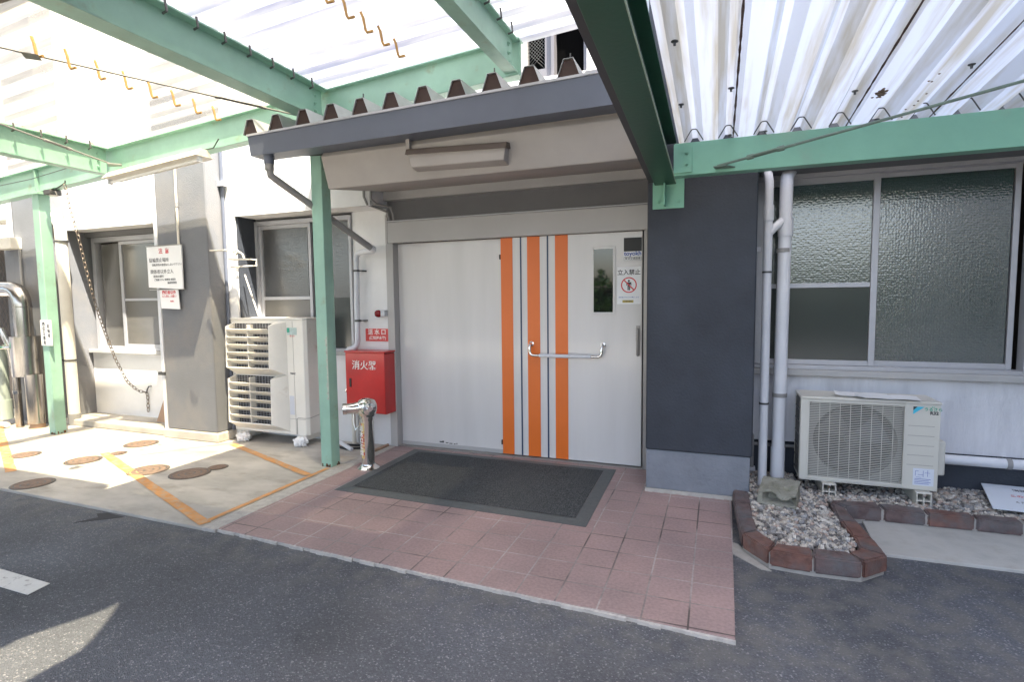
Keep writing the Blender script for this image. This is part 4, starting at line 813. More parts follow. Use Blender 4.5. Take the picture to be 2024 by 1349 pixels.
k = MB(); k.tube([(-4.10, by0-.002, bz0+.01), (-4.10, by0-.002, bz0+.17), (-4.085, by0-.002, bz0+.185), (-3.99, by0-.002, bz0+.185), (-3.955+.001, by0+.03, bz0+.185), (-3.953, by0+.2, bz0+.20)], .003, 6); k.build('service_seam', ALUD, BA)
MB().box(-4.235+.05, -4.10+.04, by0-.0025, by0-.001, 1.16, 1.235).build('sticker', mat('pale sticker', (.42, .52, .50), .5, var=.2, vs=30), BA)
MB().box(-4.185, -4.15, by0-.0032, by0-.0026, 1.185, 1.232).build('sticker_mark', GPRINT, BA)
text('省エネ', .022, (-4.12, by0-.003, 1.147), RPRINT, BA)
text('TMAC', .026, (-4.13, by0-.002, .755), KPRINT, BA, bold=.001)
MB().box(-4.185, -4.125, by0-.0025, by0-.001, .32, .52).build('faded_label', mat('faded label', (.58, .60, .66), .5, var=.05), BA)
for xx, yy in ((-4.80, 4.44), (-4.04, 4.46)):
    MB().box(xx-.04, xx+.04, yy+.03, yy+.30, .05, .104).build('foot', ACO, BA, bevel=.006)
for xx, yy, lab in ((-4.80, 4.45, 'crumpled white wad under the left foot of the large unit'), (-4.045, 4.475, 'crumpled white wad under the right foot of the large unit')):
    random.seed(int(abs(xx)*100)); k = MB()
    bm = bmesh.new(); bmesh.ops.create_icosphere(bm, subdivisions=3, radius=1)
    vs = []
    for v in bm.verts:
        f_ = 1+.25*math.sin(v.co.x*7+v.co.z*5)+.18*math.sin(v.co.y*11+v.co.x*9)+random.uniform(-.06, .06); vs.append((xx+v.co.x*.075*f_, yy+v.co.y*.06*f_, max(.001, .045+v.co.z*.05*f_)))
    k.add(vs, [[v.index for v in f.verts] for f in bm.faces]); bm.free()
    o = k.build('plastic_wad', PAPER, angle=60); tag(o, lab, 'wad', 'white wads under the large unit')
random.seed(11)

# ================================================================== RED CABINET, LAMP, SIGN, STANDPIPE
cb = thing('extinguisher_cabinet', (-3.3, 4.7, .365), 'glossy red fire extinguisher cabinet on the wall', 'cabinet')
MB().box(-3.54, -3.08, 4.61, 4.798, .367, .975).build('body', REDM, cb, bevel=.004)
MB().box(-3.542, -3.078, 4.592, 4.6095, .372, .982).build('door', REDM, cb, bevel=.004)
MB().box(-3.55, -3.07, 4.585, 4.798, .983, 1.0).build('top', REDM, cb, bevel=.004)
MB().box(-3.498, -3.474, 4.586, 4.5915, .63, .72).build('handle_recess', BLACK, cb, bevel=.002)
text('消火器', .098, (-3.315, 4.588, .852), WPRINT, cb, bold=.0008)
al = thing('alarm_lamp', (-3.2, 4.75, 1.37), 'round dark red alarm lamp on a white bracket', 'lamp')
MB().lathe((-3.225, 4.735, 1.372), [(.005, .042), (.022, .038), (.034, .022), (.038, 0), (.034, -.018), (.022, -.030)], (-.8, -.6, 0), 20).build('lens', REDL, al)
MB().lathe((-3.21, 4.745, 1.372), [(.036, .0), (.036, .03)], (.8, .6, 0), 20).build('bezel', WPIPE, al)
MB().box(-3.205, -3.152, 4.73, 4.798, 1.345, 1.405).build('bracket', WPIPE, al, bevel=.004)
rs = thing('hydrant_sign', (-3.28, 4.79, 1.1), 'faded red wall sign with white characters beside the door frame', 'sign')
MB().box(-3.43, -3.06-.09, 4.792, 4.798, 1.085, 1.215).build('plate', REDS, rs)
text('送 水 口', .062, (-3.29, 4.7905, 1.178), WPRINT, rs, bold=.001)
text('(連結送水管)', .036, (-3.285, 4.7905, 1.118), WPRINT, rs, bold=.0008)
sp = thing('standpipe', (-2.925, 4.05, 0), 'chrome fire standpipe with a two way head', 'standpipe')
MB().lathe((-2.925, 4.07, 0), [(.100, 0), (.100, .006), (.085, .018), (.070, .030), (.066, .04)], n=32).build('base_flange', CHROME, sp)
MB().lathe((-2.925, 4.07, .03), [(.058, 0), (.058, .40), (.062, .42), (.068, .46), (.070, .49)], n=32).build('column', CHROME, sp)
MB().lathe((-2.925, 4.07, .55), [(.02, -.10), (.055, -.09), (.078, -.06), (.090, -.01), (.088, .03), (.072, .065), (.04, .085), (.01, .09)], n=32).build('head', CHROME, sp)
n1 = Vector((-.80, -.60, -.03)).normalized(); n2 = Vector((.75, -.66, 0)).normalized()
MB().lathe(Vector((-2.925, 4.07, .555))+n1*.04, [(.058, 0), (.052, .06), (.046, .07), (.046, .13), (.050, .132), (.050, .165), (.044, .167), (.044, .155)], n1, 28).build('nozzle', CHROME, sp)
MB().lathe(Vector((-2.925, 4.07, .555))+n2*.045, [(.070, 0), (.066, .03), (.060, .04), (.056, .062), (.030, .066), (.022, .075)], n2, 28).build('nozzle', CHROME, sp)
ch = MB().tube([(-3.03, 4.02, .50), (-3.02, 4.0, .42), (-2.99, 3.99, .36), (-2.955, 3.995, .40), (-2.95, 4.0, .47)], .004, 6); ch.build('chain', CHROME, sp)
k = MB(); n = 8                                     # curved label on the column
for i in range(n):
    a0, a1 = R(238+i*4.6), R(238+(i+1)*4.6); r_ = .0590
    k.quad(*[(-2.925+r_*math.cos(a), 4.07+r_*math.sin(a), z) for a, z in ((a0, .10), (a1, .10), (a1, .42), (a0, .42))])
k.build('label', mat('red yellow label', (.55, .10, .05), .5, var=.4, vs=22, dirt=(.72, .60, .25), ds=34, dlo=.5, dhi=.56), sp, recalc=False)
text('送\n水\n口\n連\n結', .05, (-2.946, 4.009, .26), WPRINT, sp, rot=(90, 0, -20), bold=.001)

# small service pipes between post and cabinet
sv = thing('water_tap', (-3.52, 4.70, 0), 'cluster of weathered supply pipes with tap behind the post', 'tap')
MB().tube([(-3.56, 4.72, 0), (-3.56, 4.72, .62), (-3.56, 4.70, .68)], .022, 12).build('riser', CREAM, sv)
MB().tube([(-3.44, 4.68, .0), (-3.44, 4.68, .34)], .030, 12).build('riser', GREYT, sv)
MB().tube([(-3.56, 4.71, .60), (-3.56, 4.62, .60), (-3.56, 4.60, .575)], .011, 10).lathe((-3.56, 4.66, .62), [(.006, 0), (.006, .02), (.022, .022), (.022, .032)], n=12).build('tap', CHROME, sv)
MB().tube([(-3.30, 4.60, .02), (-3.38, 4.52, .02)], .0, 4) if False else None
o = MB().tube([(-3.62, 4.50, .10), (-3.40, 4.46, .022)], .021, 14).build('pipe_offcut', WPIPE); tag(o, 'short white pipe offcut leaning on ground behind the post', 'pipe')
o = MB().tube([(-3.7, 4.55, .014), (-3.5, 4.50, .014), (-3.35, 4.58, .014), (-3.42, 4.66, .014), (-3.6, 4.62, .014)], .012, 8).build('hose', BLACK); tag(o, 'black hose coiled on the ground by the cabinet', 'hose')
o = MB().hexa([(-3.20, 4.52, .002), (-3.17, 4.50, .002), (-3.16, 4.76, .002), (-3.19, 4.78, .002)], [(-3.20, 4.52, .022), (-3.17, 4.50, .022), (-3.16, 4.76, .022), (-3.19, 4.78, .022)]).build('wood_batten', CARD); tag(o, 'thin batten lying on the ground below the cabinet', 'batten')

# ================================================================== DOOR MAT
dm = thing('door_mat', (-1.82, 4.1, .0), 'dark grey carpet mat with rubber edge before the door', 'mat')
q = [(-2.84, 3.49), (-.79, 3.44), (-.812, 4.715), (-2.845, 4.735)]
qi = [(-2.735, 3.585), (-.885, 3.54), (-.905, 4.625), (-2.75, 4.645)]
k = MB(); k.add([(x, y, .001) for x, y in q]+[(x, y, .0105) for x, y in qi]+[(x, y, .003) for x, y in q], [(8, 9, 5, 4), (9, 10, 6, 5), (10, 11, 7, 6), (11, 8, 4, 7), (0, 1, 9, 8), (1, 2, 10, 9), (2, 3, 11, 10), (3, 0, 8, 11)]); k.build('rubber_border', RUBBER, dm, smooth=False)
n = 24; k = MB()
for i in range(n+1):
    for j in range(n+1):
        u_, v_ = i/n, j/n; p = [(1-u_)*(1-v_)*qi[0][c_]+u_*(1-v_)*qi[1][c_]+u_*v_*qi[2][c_]+(1-u_)*v_*qi[3][c_] for c_ in (0, 1)]
        k.v.append((p[0], p[1], .0125+.0012*math.sin(u_*17+v_*5)))
k.f = [(i*(n+1)+j, (i+1)*(n+1)+j, (i+1)*(n+1)+j+1, i*(n+1)+j+1) for i in range(n) for j in range(n)]
k.build('carpet', CARPET, dm)

# ================================================================== PLANTER, GRAVEL
pe = thing('planter_edging', (.5, 3.7, 0), 'low brown brick edging round the gravel bed', 'edging')
outer = [(.118, 4.245), (.128, 3.98), (.140, 3.72), (.152, 3.45), (.285, 3.262), (.502, 3.245), (.742, 3.262), (.888, 3.405), (.868, 3.62), (.842, 3.87), (.815, 4.115), (1.05, 4.17), (1.29, 4.175), (1.55, 4.185), (1.80, 4.19), (2.06, 4.20), (2.30, 4.21), (2.6, 4.22), (3.0, 4.23)]
inner = [(.225, 4.25), (.232, 3.98), (.238, 3.74), (.243, 3.53), (.330, 3.385), (.515, 3.365), (.690, 3.375), (.765, 3.465), (.765, 3.63), (.742, 3.87), (.718, 4.16), (.80, 4.275), (1.29, 4.28), (1.55, 4.285), (1.80, 4.29), (2.06, 4.30), (2.30, 4.31), (2.6, 4.32), (3.0, 4.33)]
inner[11] = (1.03, 4.275); inner[10] = (.735, 4.20)
random.seed(5)
for i in range(len(outer)-1):
    a, b, c_, d_ = Vector((*outer[i], 0)), Vector((*outer[i+1], 0)), Vector((*inner[i+1], 0)), Vector((*inner[i], 0))
    if i == 10: a, b, c_, d_ = Vector((.815, 4.125, 0)), Vector((1.045, 4.165, 0)), Vector((1.03, 4.275, 0)), Vector((.735, 4.215, 0))
    ce = (a+b+c_+d_)/4; q_ = [ce+(p-ce)*.955 for p in (a, b, c_, d_)]; h = .088+random.uniform(-.006, .008)
    n_ = 4; k = MB(); bmx = bmesh.new()
    vb = [bmx.verts.new((p.x, p.y, .0)) for p in q_]; vt = [bmx.verts.new((p.x+random.uniform(-.004, .004), p.y+random.uniform(-.004, .004), h+random.uniform(-.004, .004))) for p in q_]
    for f_ in ((3, 2, 1, 0),): bmx.faces.new([vb[j] for j in f_])
    bmx.faces.new(vt)
    for j in range(4): bmx.faces.new([vb[j], vb[(j+1) % 4], vt[(j+1) % 4], vt[j]])
    bmesh.ops.bevel(bmx, geom=list(bmx.edges), offset=.009, segments=2, affect='EDGES')
    bmesh.ops.subdivide_edges(bmx, edges=[e for e in bmx.edges if e.calc_length() > .05], cuts=4, use_grid_fill=True)
    for v in bmx.verts: v.co += Vector((random.uniform(-1, 1), random.uniform(-1, 1), random.uniform(-1, 1)))*.0016
    bmx.verts.index_update(); k.add([v.co.copy() for v in bmx.verts], [[v.index for v in f.verts] for f in bmx.faces]); bmx.free()
    k.build('brick', random.choice([BRICK, BRICKR, BRICK]) if i not in (3, 4, 12) else BRICKR, pe, angle=50)
k = MB()
for i in range(len(outer)-1):
    a, b, c_, d_ = outer[i], outer[i+1], inner[i+1], inner[i]
    ce = [(a[j]+b[j]+c_[j]+d_[j])/4 for j in (0, 1)]
    ba = [(p[0]+(q[0]-p[0])*t_, p[1]+(q[1]-p[1])*t_) for p, q, t_ in ((a, d_, .14), (b, c_, .14), (c_, b, .1), (d_, a, .1))]
    k.slab(ba, -.03, .070+.003*(i % 3))
k.build('mortar_bed', MORTAR, pe)
def stone_mat():
    m = bpy.data.materials.new('pebble'); m.use_nodes = True; t = m.node_tree; N = t.nodes; L = t.links; b = N['Principled BSDF']
    a = N.new('ShaderNodeVertexColor'); a.layer_name = 'tint'; n = N.new('ShaderNodeTexNoise'); n.inputs['Scale'].default_value = 90; g_ = N.new('ShaderNodeNewGeometry'); L.new(g_.outputs['Position'], n.inputs['Vector'])
    r = N.new('ShaderNodeMapRange'); r.inputs[1].default_value = .3; r.inputs[2].default_value = .7; r.inputs[3].default_value = .72; r.inputs[4].default_value = 1.15; L.new(n.outputs['Fac'], r.inputs[0])
    mm = N.new('ShaderNodeMix'); mm.data_type = 'RGBA'; mm.blend_type = 'MULTIPLY'; mm.inputs[0].default_value = 1; L.new(a.outputs[0], mm.inputs[6]); L.new(r.outputs[0], mm.inputs[7]); L.new(mm.outputs[2], b.inputs['Base Color']); b.inputs['Roughness'].default_value = .75; return m
bm = bmesh.new(); bmesh.ops.create_icosphere(bm, subdivisions=2, radius=1); SV = [v.co.copy() for v in bm.verts]; SF = [tuple(v.index for v in f.verts) for f in bm.faces]; bm.free()
gr = MB(); cols = [(.46, .41, .35), (.36, .33, .29), (.54, .49, .42), (.47, .44, .40), (.24, .23, .22), (.40, .31, .26), (.55, .52, .47), (.30, .30, .30), (.15, .14, .135)]
def inside(x, y):
    if .235 < x < .76 and 3.40 < y < 4.30:
        if y < 3.55 and (x-.235)+(y-3.40) < .10: return False
        if y < 3.50 and x > .70: return False
        return x < .765-(y-3.5)*.06
    return .23 < x < 2.6 and 4.29 < y < 4.84
for ly, zz in ((0, .052), (1, .068)):
    y = 3.38
    while y < 4.84:
        x = .22
        while x < 2.6:
            X, Y = x+random.uniform(-.008, .008), y+random.uniform(-.007, .007)
            if inside(X, Y) and not (Y > 4.45 and .56 < X < 1.44 and random.random() < .55) and random.random() < (.97 if ly == 0 else .6):
                sz = random.uniform(.010, .018); sx_, sy_, szz = sz*random.uniform(.9, 1.6), sz*random.uniform(.7, 1.1), sz*random.uniform(.5, .8)
                M = Matrix.Rotation(random.uniform(0, 6.28), 3, 'Z') @ Matrix.Rotation(random.uniform(-.5, .5), 3, 'X'); cc = random.choice(cols); br_ = random.uniform(.8, 1.2)
                ph = random.random()*6
                gr.add([Vector((X, Y, zz+random.uniform(-.006, .008)))+M @ Vector((v.x*sx_*(1+.12*math.sin(v.y*3+ph)), v.y*sy_*(1+.12*math.sin(v.z*3+ph)), v.z*szz)) for v in SV], SF, tuple(c_*br_ for c_ in cc))
            x += .0225
        y += .0205
o = gr.build('gravel', stone_mat(), angle=80, recalc=False); tag(o, None, None, None, 'stuff'); o['label'] = 'grey and tan pebbles filling the bed under the window'
struct(MB().slab([(.20, 3.42), (.74, 3.42), (.74, 4.27), (3, 4.27), (3, 4.85), (.2, 4.85)], -.01, .045).build('soil', mat('soil', (.07, .06, .05), .95, var=.3, vs=40)))
struct(MB().slab([(.100, 3.56), (.098, 3.40), (.17, 3.33), (.25, 3.25), (.30, 3.245), (.20, 3.40), (.14, 3.54)], -.03, -.016).build('cement_patch', MORTAR, smooth=False))
# broken concrete block
bmx = bmesh.new(); bmesh.ops.create_cube(bmx, size=1); bmesh.ops.subdivide_edges(bmx, edges=bmx.edges, cuts=7, use_grid_fill=True)
random.seed(9); k = MB()
for v in bmx.verts:
    x, y, z = v.co.x*.24, v.co.y*.26, v.co.z*.12+.135
    if v.co.z > .1: z -= .022*(1+math.sin(v.co.x*9))*max(0, .45-v.co.y)
    if v.co.z > .3 and v.co.y < -.1: z -= .03*max(0, v.co.x+.1); y += .03*math.sin(v.co.x*8)
    if -.3 < v.co.z < .25 and v.co.y < -.35 and -.35 < v.co.x < .4: y += .07
    a = R(-12); x, y = x*math.cos(a)-y*math.sin(a), x*math.sin(a)+y*math.cos(a)
    v.co = Vector((.42+x+random.uniform(-.003, .003), 4.16+y+random.uniform(-.003, .003), z+random.uniform(-.003, .003)))
k.add([v.co.copy() for v in bmx.verts], [[v.index for v in f.verts] for f in bmx.faces]); bmx.free()
tag(k.build('concrete_block', mat('mossy block', (.31, .30, .25), .9, var=.2, vs=14, bump=1, bs=70, dirt=(.2, .2, .14), ds=9, dlo=.5, dhi=.7), angle=40), 'broken grey concrete block at the foot of the drainpipes', 'concrete block')
# white sign lying on gravel
gs = thing('ground_sign', (2.0, 4.55, .1), 'white printed board lying on the gravel at the right edge', 'sign')
gm_ = [Vector((1.70, 4.36, .108)), Vector((2.42, 4.33, .104)), Vector((2.47, 4.74, .150)), Vector((1.785, 4.775, .150))]
MB().hexa([p-Vector((0, 0, .006)) for p in gm_], gm_).build('board', mat('board white', (.66, .70, .76), .4, var=.02), gs)
tilt = math.degrees(math.atan2(.044, .41))
for i, (s_, m_, sz) in enumerate([('消防用設備等 設置', GREY2, .040), ('この付近に物を置かないで', RPRINT, .036), ('ください ありがとうございます', GREY2, .032)]):
    y = 4.67-.10*i; text(s_, sz, (2.09, y, .108+(y-4.36)*.105+.003), m_, gs, rot=(tilt, 0, -3))

# ================================================================== LEFT SIDE THINGS
wp = thing('drainpipe', (-7.5, 4.4, 0), 'wide white drainpipe with grey foot right of the far post', 'drainpipe')
MB().tube([(-9.3, 4.40, 2.60), (-8.0, 4.40, 2.585), (-7.68, 4.40, 2.57), (-7.58, 4.40, 2.54), (-7.53, 4.40, 2.46), (-7.52, 4.40, 2.36), (-7.505, 4.40, .12)], .062, 20).build('tube', CREAM, wp)
MB().cyl((-7.505, 4.40, .0), (-7.505, 4.40, .14), .068).build('foot', GREYT, wp)
k = MB()
for z_ in (2.26, .80): k.cyl((-7.508, 4.40, z_), (-7.508, 4.40, z_+.02), .067); k.box(-7.7, -7.56, 4.39, 4.41, z_, z_+.015)
k.build('clamp', DKSTEEL, wp)
wp = thing('drainpipe', (-5.79, 4.36, 0), 'slim white pipe on the left edge of the grey pillar', 'drainpipe')
MB().box(-5.815, -5.765, 4.315, 4.365, .08, 3.25).build('tube', WPIPE, wp, bevel=.008)
MB().box(-5.85, -5.75, 4.30, 4.37, .70, .735).build('clamp', DKSTEEL, wp)
cn = thing('conduit', (-5.4, 4.29, 2.1), 'thin white conduit running up the pillar above the signboard', 'conduit')
MB().tube([(-5.40, 4.292, 3.25), (-5.41, 4.292, 2.64), (-5.41, 4.292, 2.08)], .012, 10).build('tube', CREAM, cn); MB().cyl((-5.41, 4.292, 2.52), (-5.41, 4.292, 2.57), .016).build('joint', GREYT, cn)
cn = thing('conduit', (-4.99, 4.50, 0), 'dark thin pipe in the corner behind the grey pillar', 'conduit')
MB().tube([(-4.992, 4.505, 3.3), (-4.992, 4.505, .1)], .018, 10).build('tube', GREYM, cn)
MB().box(-5.01, -4.93, 4.46, 4.52, 2.74, 2.79).build('clamp', WPIPE, cn)
sb_ = thing('signboard', (-5.6, 4.27, 1.65), 'white notice board with red heading on the grey pillar', 'sign')
MB().add([(-5.86, 4.262, 1.675), (-5.345, 4.262, 1.648), (-5.345, 4.275, 1.648), (-5.86, 4.275, 1.675), (-5.862, 4.262, 2.115), (-5.34, 4.262, 2.118), (-5.34, 4.275, 2.118), (-5.862, 4.275, 2.115)], [(3,2,1,0),(4,5,6,7),(0,1,5,4),(1,2,6,5),(2,3,7,6),(3,0,4,7)]).build('board', PAPER, sb_)
MB().box(-5.865, -5.338, 4.255, 4.276, 2.119, 2.126).build('edge_strip', ALUD, sb_)
MB().box(-5.85, -5.345, 4.258, 4.276, 1.645, 1.652).build('edge_strip', ALUD, sb_)
text('注  意', .062, (-5.60, 4.2605, 2.06), RPRINT, sb_, bold=.001)
text('駐輪禁止場所', .050, (-5.83, 4.2605, 1.965), GREY2, sb_, align='LEFT')
text('自転車等の放置はしないで下さい', .030, (-5.79, 4.2605, 1.915), GREY2, sb_, align='LEFT')
text('関係者以外立入', .050, (-5.82, 4.2605, 1.84), GREY2, sb_, align='LEFT')
text('車両の通行', .032, (-5.78, 4.2605, 1.79), GREY2, sb_, align='LEFT')
text('ご遠慮下さい 管理者 事務室', .026, (-5.77, 4.2605, 1.755), GREY2, sb_, align='LEFT')
text('施設管理室', .028, (-5.50, 4.2605, 1.72), GREY2, sb_)
sn = thing('paper_notice', (-5.58, 4.27, 1.43), 'small white notice hanging below the larger notice board', 'notice')
MB().add([(-5.70, 4.272, 1.445), (-5.42, 4.272, 1.435), (-5.42, 4.279, 1.435), (-5.70, 4.279, 1.445), (-5.715, 4.272, 1.645), (-5.43, 4.272, 1.645), (-5.43, 4.279, 1.645), (-5.715, 4.279, 1.645)], [(3,2,1,0),(4,5,6,7),(0,1,5,4),(1,2,6,5),(2,3,7,6),(3,0,4,7)]).build('sheet', PAPER, sn)
text('関係者以外', .042, (-5.57, 4.271, 1.615), RPRINT, sn, bold=.001); text('立入禁止 お願い', .030, (-5.57, 4.271, 1.575), RPRINT, sn)
text('事務室', .020, (-5.53, 4.271, 1.52), RPRINT, sn)
ps_ = thing('post_sign', (-7.19, 3.96, 1.03), 'small white sign with vertical writing on the far green post', 'sign')
MB().box(-7.235, -7.05, 3.955, 3.966, 1.035, 1.325).build('plate', PAPER, ps_)
text('駐\n輪\n場', .048, (-7.09, 3.954, 1.20), KPRINT, ps_); text('関\n係\n者\n専\n用', .048, (-7.175, 3.954, 1.17), KPRINT, ps_, bold=.001)
# chain hanging in front of the left window
def link_chain(pts, name, label):
    pts = [Vector(p) for p in pts]; k = MB(); seg = .050; out = [pts[0]]; acc = 0
    for a, b in zip(pts, pts[1:]):
        L_ = (b-a).length; t_ = seg-acc
        while t_ <= L_: out.append(a+(b-a)*t_/L_); t_ += seg
        acc = L_-(t_-seg)
    for i, (a, b) in enumerate(zip(out, out[1:])):
        d = (b-a).normalized(); s = d.cross(Vector((1, .3, .1))).normalized()
        if i % 2: s = d.cross(s).normalized()
        c_ = (a+b)/2; hl, hw = .032, .016; ring = []
        for j in range(12):
            an = 2*math.pi*j/12; ring.append(c_+d*hl*math.cos(an)+s*hw*math.sin(an))
        ring.append(ring[0]); k.tube(ring, .0042, 6, cap=False)
    return tag(k.build(name, mat('old chain steel', (.24, .20, .17), .45, metal=.6, var=.3, vs=30)), label, 'chain')
cpts = [(-6.65, 3.965, 2.80), (-6.65, 4.0, 2.55), (-6.65, 4.058, 2.29), (-6.65, 4.12, 1.906), (-6.65, 4.192, 1.51), (-6.65, 4.267, 1.216), (-6.65, 4.375, .851), (-6.65, 4.498, .56), (-6.65, 4.62, .43), (-6.65, 4.735, .39), (-6.655, 4.738, .30), (-6.65, 4.73, .11)]
link_chain(cpts, 'chain', 'rusty chain sagging from the canopy beam to the wall hook')
o = MB().tube([(-6.60, 4.755, .47), (-6.60, 4.72, .47), (-6.61, 4.705, .43), (-6.64, 4.72, .39), (-6.68, 4.735, .385)], .008, 8).build('wall_hook', DKSTEEL); tag(o, 'bent steel wall hook holding the lower end of the chain', 'hook')
o = MB().add([(-6.33, 4.62, .076), (-6.12, 4.60, .076), (-6.14, 4.75, .50), (-6.27, 4.75, .51), (-6.33, 4.60, .076), (-6.12, 4.58, .076), (-6.14, 4.735, .505), (-6.27, 4.735, .515)], [(0,1,2,3),(7,6,5,4),(4,5,1,0),(5,6,2,1),(6,7,3,2),(7,4,0,3)]).build('board', CARD); tag(o, 'brown board leaning on the wall beside the grey pillar', 'board')
# fluorescent trough under the beam
fl = thing('fluorescent_light', (-5.2, 3.9, 2.75), 'white fluorescent trough light hanging under the green canopy beam', 'light fitting')
a, b = Vector((-5.83, 3.91, 2.83)), Vector((-4.53, 3.91, 2.935))
MB().extr([(-.10, -.07), (.10, -.07), (.035, 0), (-.035, 0)], a, b).build('housing', CREAM, fl, bevel=.003)
MB().tube([a+Vector((.05, -.03, -.10)), b+Vector((-.05, -.03, -.10))], .014, 12).build('tube', TUBEM, fl)
k = MB()
for q in (a+Vector((.03, -.03, -.085)), b+Vector((-.03, -.03, -.085))): k.box(q.x-.012, q.x+.012, q.y-.02, q.y+.02, q.z-.035, q.z+.02)
k.build('lamp_holder', WPIPE, fl)
MB().tube([b+Vector((-.05, .02, 0)), b+Vector((.06, .05, .02)), b+Vector((.12, .06, .10))], .006, 8).build('cable', DKSTEEL, fl)
# hanging rack and rope beside the middle window, stick
hr = thing('wall_rack', (-4.72, 4.5, 1.9), 'small metal wall rack tied with rope left of the window', 'rack')
MB().tube([(-4.83, 4.52, 1.955), (-4.83, 4.40, 1.955), (-4.56, 4.40, 1.945), (-4.56, 4.50, 1.945), (-4.56, 4.50, 1.885), (-4.83, 4.42, 1.875), (-4.83, 4.52, 1.875)], .009, 8).build('rail', CREAM, hr)
MB().tube([(-4.99, 4.31, 2.045), (-4.86, 4.40, 2.05), (-4.78, 4.42, 2.06), (-4.72, 4.42, 2.03), (-4.75, 4.42, 2.0), (-4.80, 4.42, 2.02), (-4.74, 4.42, 2.05), (-4.66, 4.42, 2.0), (-4.64, 4.42, 1.955)], .010, 8).build('rope', CREAM, hr)
o = MB().tube([(-4.79, 4.56, 1.80), (-4.66, 4.60, 1.34)], .008, 8).build('stick', CREAM); tag(o, 'thin pale stick leaning behind the large outdoor unit', 'stick')

# stainless flue and neighbours at the far left
fu = thing('flue', (-7.85, 4.14, 0), 'stainless steel flue with wide sleeve at the left edge', 'flue')
MB().cyl((-7.76, 4.14, .06), (-7.76, 4.14, .66), .095, n=28).build('duct', STAIN, fu)
MB().cyl((-7.88, 4.14, .636), (-7.88, 4.14, 1.12), .148, n=32).build('sleeve', STAIN, fu)
MB().tube([(-7.89, 4.14, 1.10), (-7.89, 4.14, 1.50), (-7.90, 4.14, 1.57), (-7.935, 4.14, 1.635), (-7.99, 4.14, 1.67), (-8.06, 4.14, 1.685), (-9.2, 4.14, 1.71)], .093, 24).build('duct', STAIN, fu)
MB().cyl((-7.89, 4.14, 1.47), (-7.89, 4.14, 1.485), .098, n=24).build('band', STAIN, fu)
MB().cyl((-7.76, 4.14, .0), (-7.76, 4.14, .07), .075).build('base', CARD, fu)
fu2 = thing('flue', (-8.02, 4.10, 0), 'slim stainless pipe standing left of the wide flue', 'flue')
MB().tube([(-8.0, 4.08, 0), (-8.0, 4.08, .62), (-8.03, 4.06, 1.0), (-8.08, 4.02, 1.20), (-8.3, 4.0, 1.24)], .040, 16).build('tube', STAIN, fu2)
MB().cyl((-8.0, 4.08, .42), (-8.0, 4.08, .46), .045).build('band', CHROME, fu2)
gp = thing('pipe', (-8.35, 4.1, 0), 'pale green grey upright pipe at the left picture edge', 'pipe')
MB().tube([(-8.33, 4.1, .10), (-8.33, 4.1, .85), (-8.35, 4.1, 1.0)], .070, 20).cyl((-8.33, 4.1, .08), (-8.33, 4.1, .32), .082, n=20).build('tube', PALEG, gp)
vl = thing('valve', (-8.15, 3.95, .95), 'small blue green valve beside the flues', 'valve')
MB().lathe((-8.12, 3.95, 1.0), [(.02, -.03), (.045, -.012), (.045, .012), (.02, .03)], (.5, -.8, .2), 14).build('wheel', GPRINT, vl); MB().cyl((-7.95, 4.02, .99), (-8.35, 3.95, .98), .018).build('body', CHROME, vl)
hp = thing('pipe', (-9, 4.1, .05), 'cream pipe lying along the ground at the far left', 'pipe')
MB().tube([(-10, 4.0, .04), (-8.1, 4.0, .04)], .035, 14).build('tube', CREAM, hp)
jb = thing('junction_box', (-8.42, 4.3, 2.2), 'cream junction box on the wall under the horizontal pipe', 'box')
MB().box(-8.48, -8.12, 4.19, 4.309, 2.19, 2.33).build('box', CREAM, jb, bevel=.006)
MB().tube([(-8.28, 4.28, 2.33), (-8.28, 4.28, 2.95)], .030, 12).build('conduit', WPIPE, jb)
MB().tube([(-8.14, 4.29, 2.19), (-8.14, 4.29, .5)], .015, 10).build('conduit', GREYT, jb)
wr = thing('wire', (-8, 3.96, 2.9), 'thin dark wire slung below the left canopy beam', 'wire')
MB().tube([(-9.0, 3.955, 2.86), (-8, 3.955, 2.865), (-7.2, 3.955, 2.90), (-6.5, 3.955, 2.97), (-6.05, 3.955, 3.02)], .004, 6).build('strand', DKSTEEL, wr)
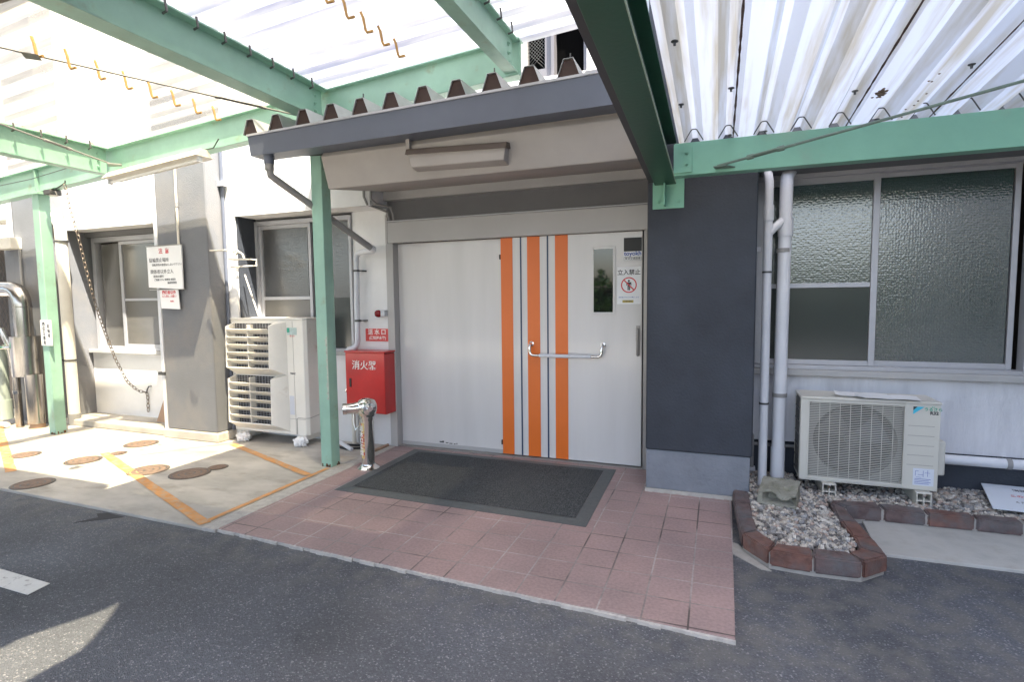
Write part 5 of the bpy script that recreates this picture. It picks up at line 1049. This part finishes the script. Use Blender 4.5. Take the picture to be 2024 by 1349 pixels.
# clamp gadgets on the beam
cg = thing('beam_clamp', (-6.98, 3.97, 2.75), 'dark beam clamp with wire at the top of the far post', 'clamp')
MB().box(-7.02, -6.90, 3.96, 4.08, zt(-6.95)-.33, zt(-6.95)-.272).build('body', DKSTEEL, cg, bevel=.01); MB().tube([(-6.92, 3.98, 2.73), (-6.82, 3.97, 2.74), (-6.80, 3.97, 2.69)], .006, 6).build('wire', DKSTEEL, cg)
cg = thing('beam_bracket', (-6.68, 3.97, 2.79), 'thin dark bracket holding the chain on the beam', 'bracket')
MB().tube([(-6.86, 4.0, 2.775), (-6.72, 3.965, 2.79), (-6.64, 3.965, 2.815), (-6.64, 3.965, 2.84)], .007, 6).build('arm', DKSTEEL, cg)

# ================================================================== UNSEEN ADDITIONS for glass reflections, bounced light and shade on the right side
struct(MB().slab([(-16, -8.2), (.2, -8.2), (.2, -2.6), (-16, -2.6)], -.05, -.012).build('reflector', mat('pale forecourt concrete', (.55, .52, .46), .85, var=.1, vs=1)))  # unseen pale ground added to bounce sunlight onto the facade
wg = thing('sun_blocker', (8, .6, 0), 'unseen tall plain wing added on the right to block the sun', 'building')
MB().box(3.4, 12, -3.4, 4.75, 0, 13.5).build('wall', BLOCKER, wg)  # unseen block added to keep direct sun off the right canopy
for i in range(4):
    for j in range(3):
        f_ = MB().box(3.37, 3.399, -2.6+j*2.5, -1.3+j*2.5, 1.0+i*2.9, 2.5+i*2.9).build('window', GLASS_D, wg)
hg = MB(); random.seed(21)
for i in range(9000):
    x = random.uniform(-13, 12); z = random.uniform(0, (2.1 if x < .3 else 2.75)+.2*math.sin(x*1.3)+.15*math.sin(x*3.1)); y = -9+random.uniform(-.8, .8)
    a = Vector((random.gauss(0, 1), random.gauss(0, 1), random.gauss(0, 1))).normalized(); b = a.orthogonal().normalized(); s_ = random.uniform(.07, .15); c_ = Vector((x, y, z))
    hg.quad(c_-a*s_, c_+b*s_*.6, c_+a*s_, c_-b*s_*.6)
hg = hg.build('hedge', LEAF, smooth=False, recalc=False); tag(hg, 'unseen dark green hedge added to darken the window reflections', 'hedge')  # unseen leaves added so the lower window glass reflects dark green
hw = thing('hedge_backing', (0, -10.4, 0), 'unseen low dark wall backing the added hedge', 'wall')
MB().box(-16, 16, -10.6, -10.2, 0, 1.9).build('wall', BROWN, hw)  # unseen dark backing added behind the leaves, kept low for sky reflections
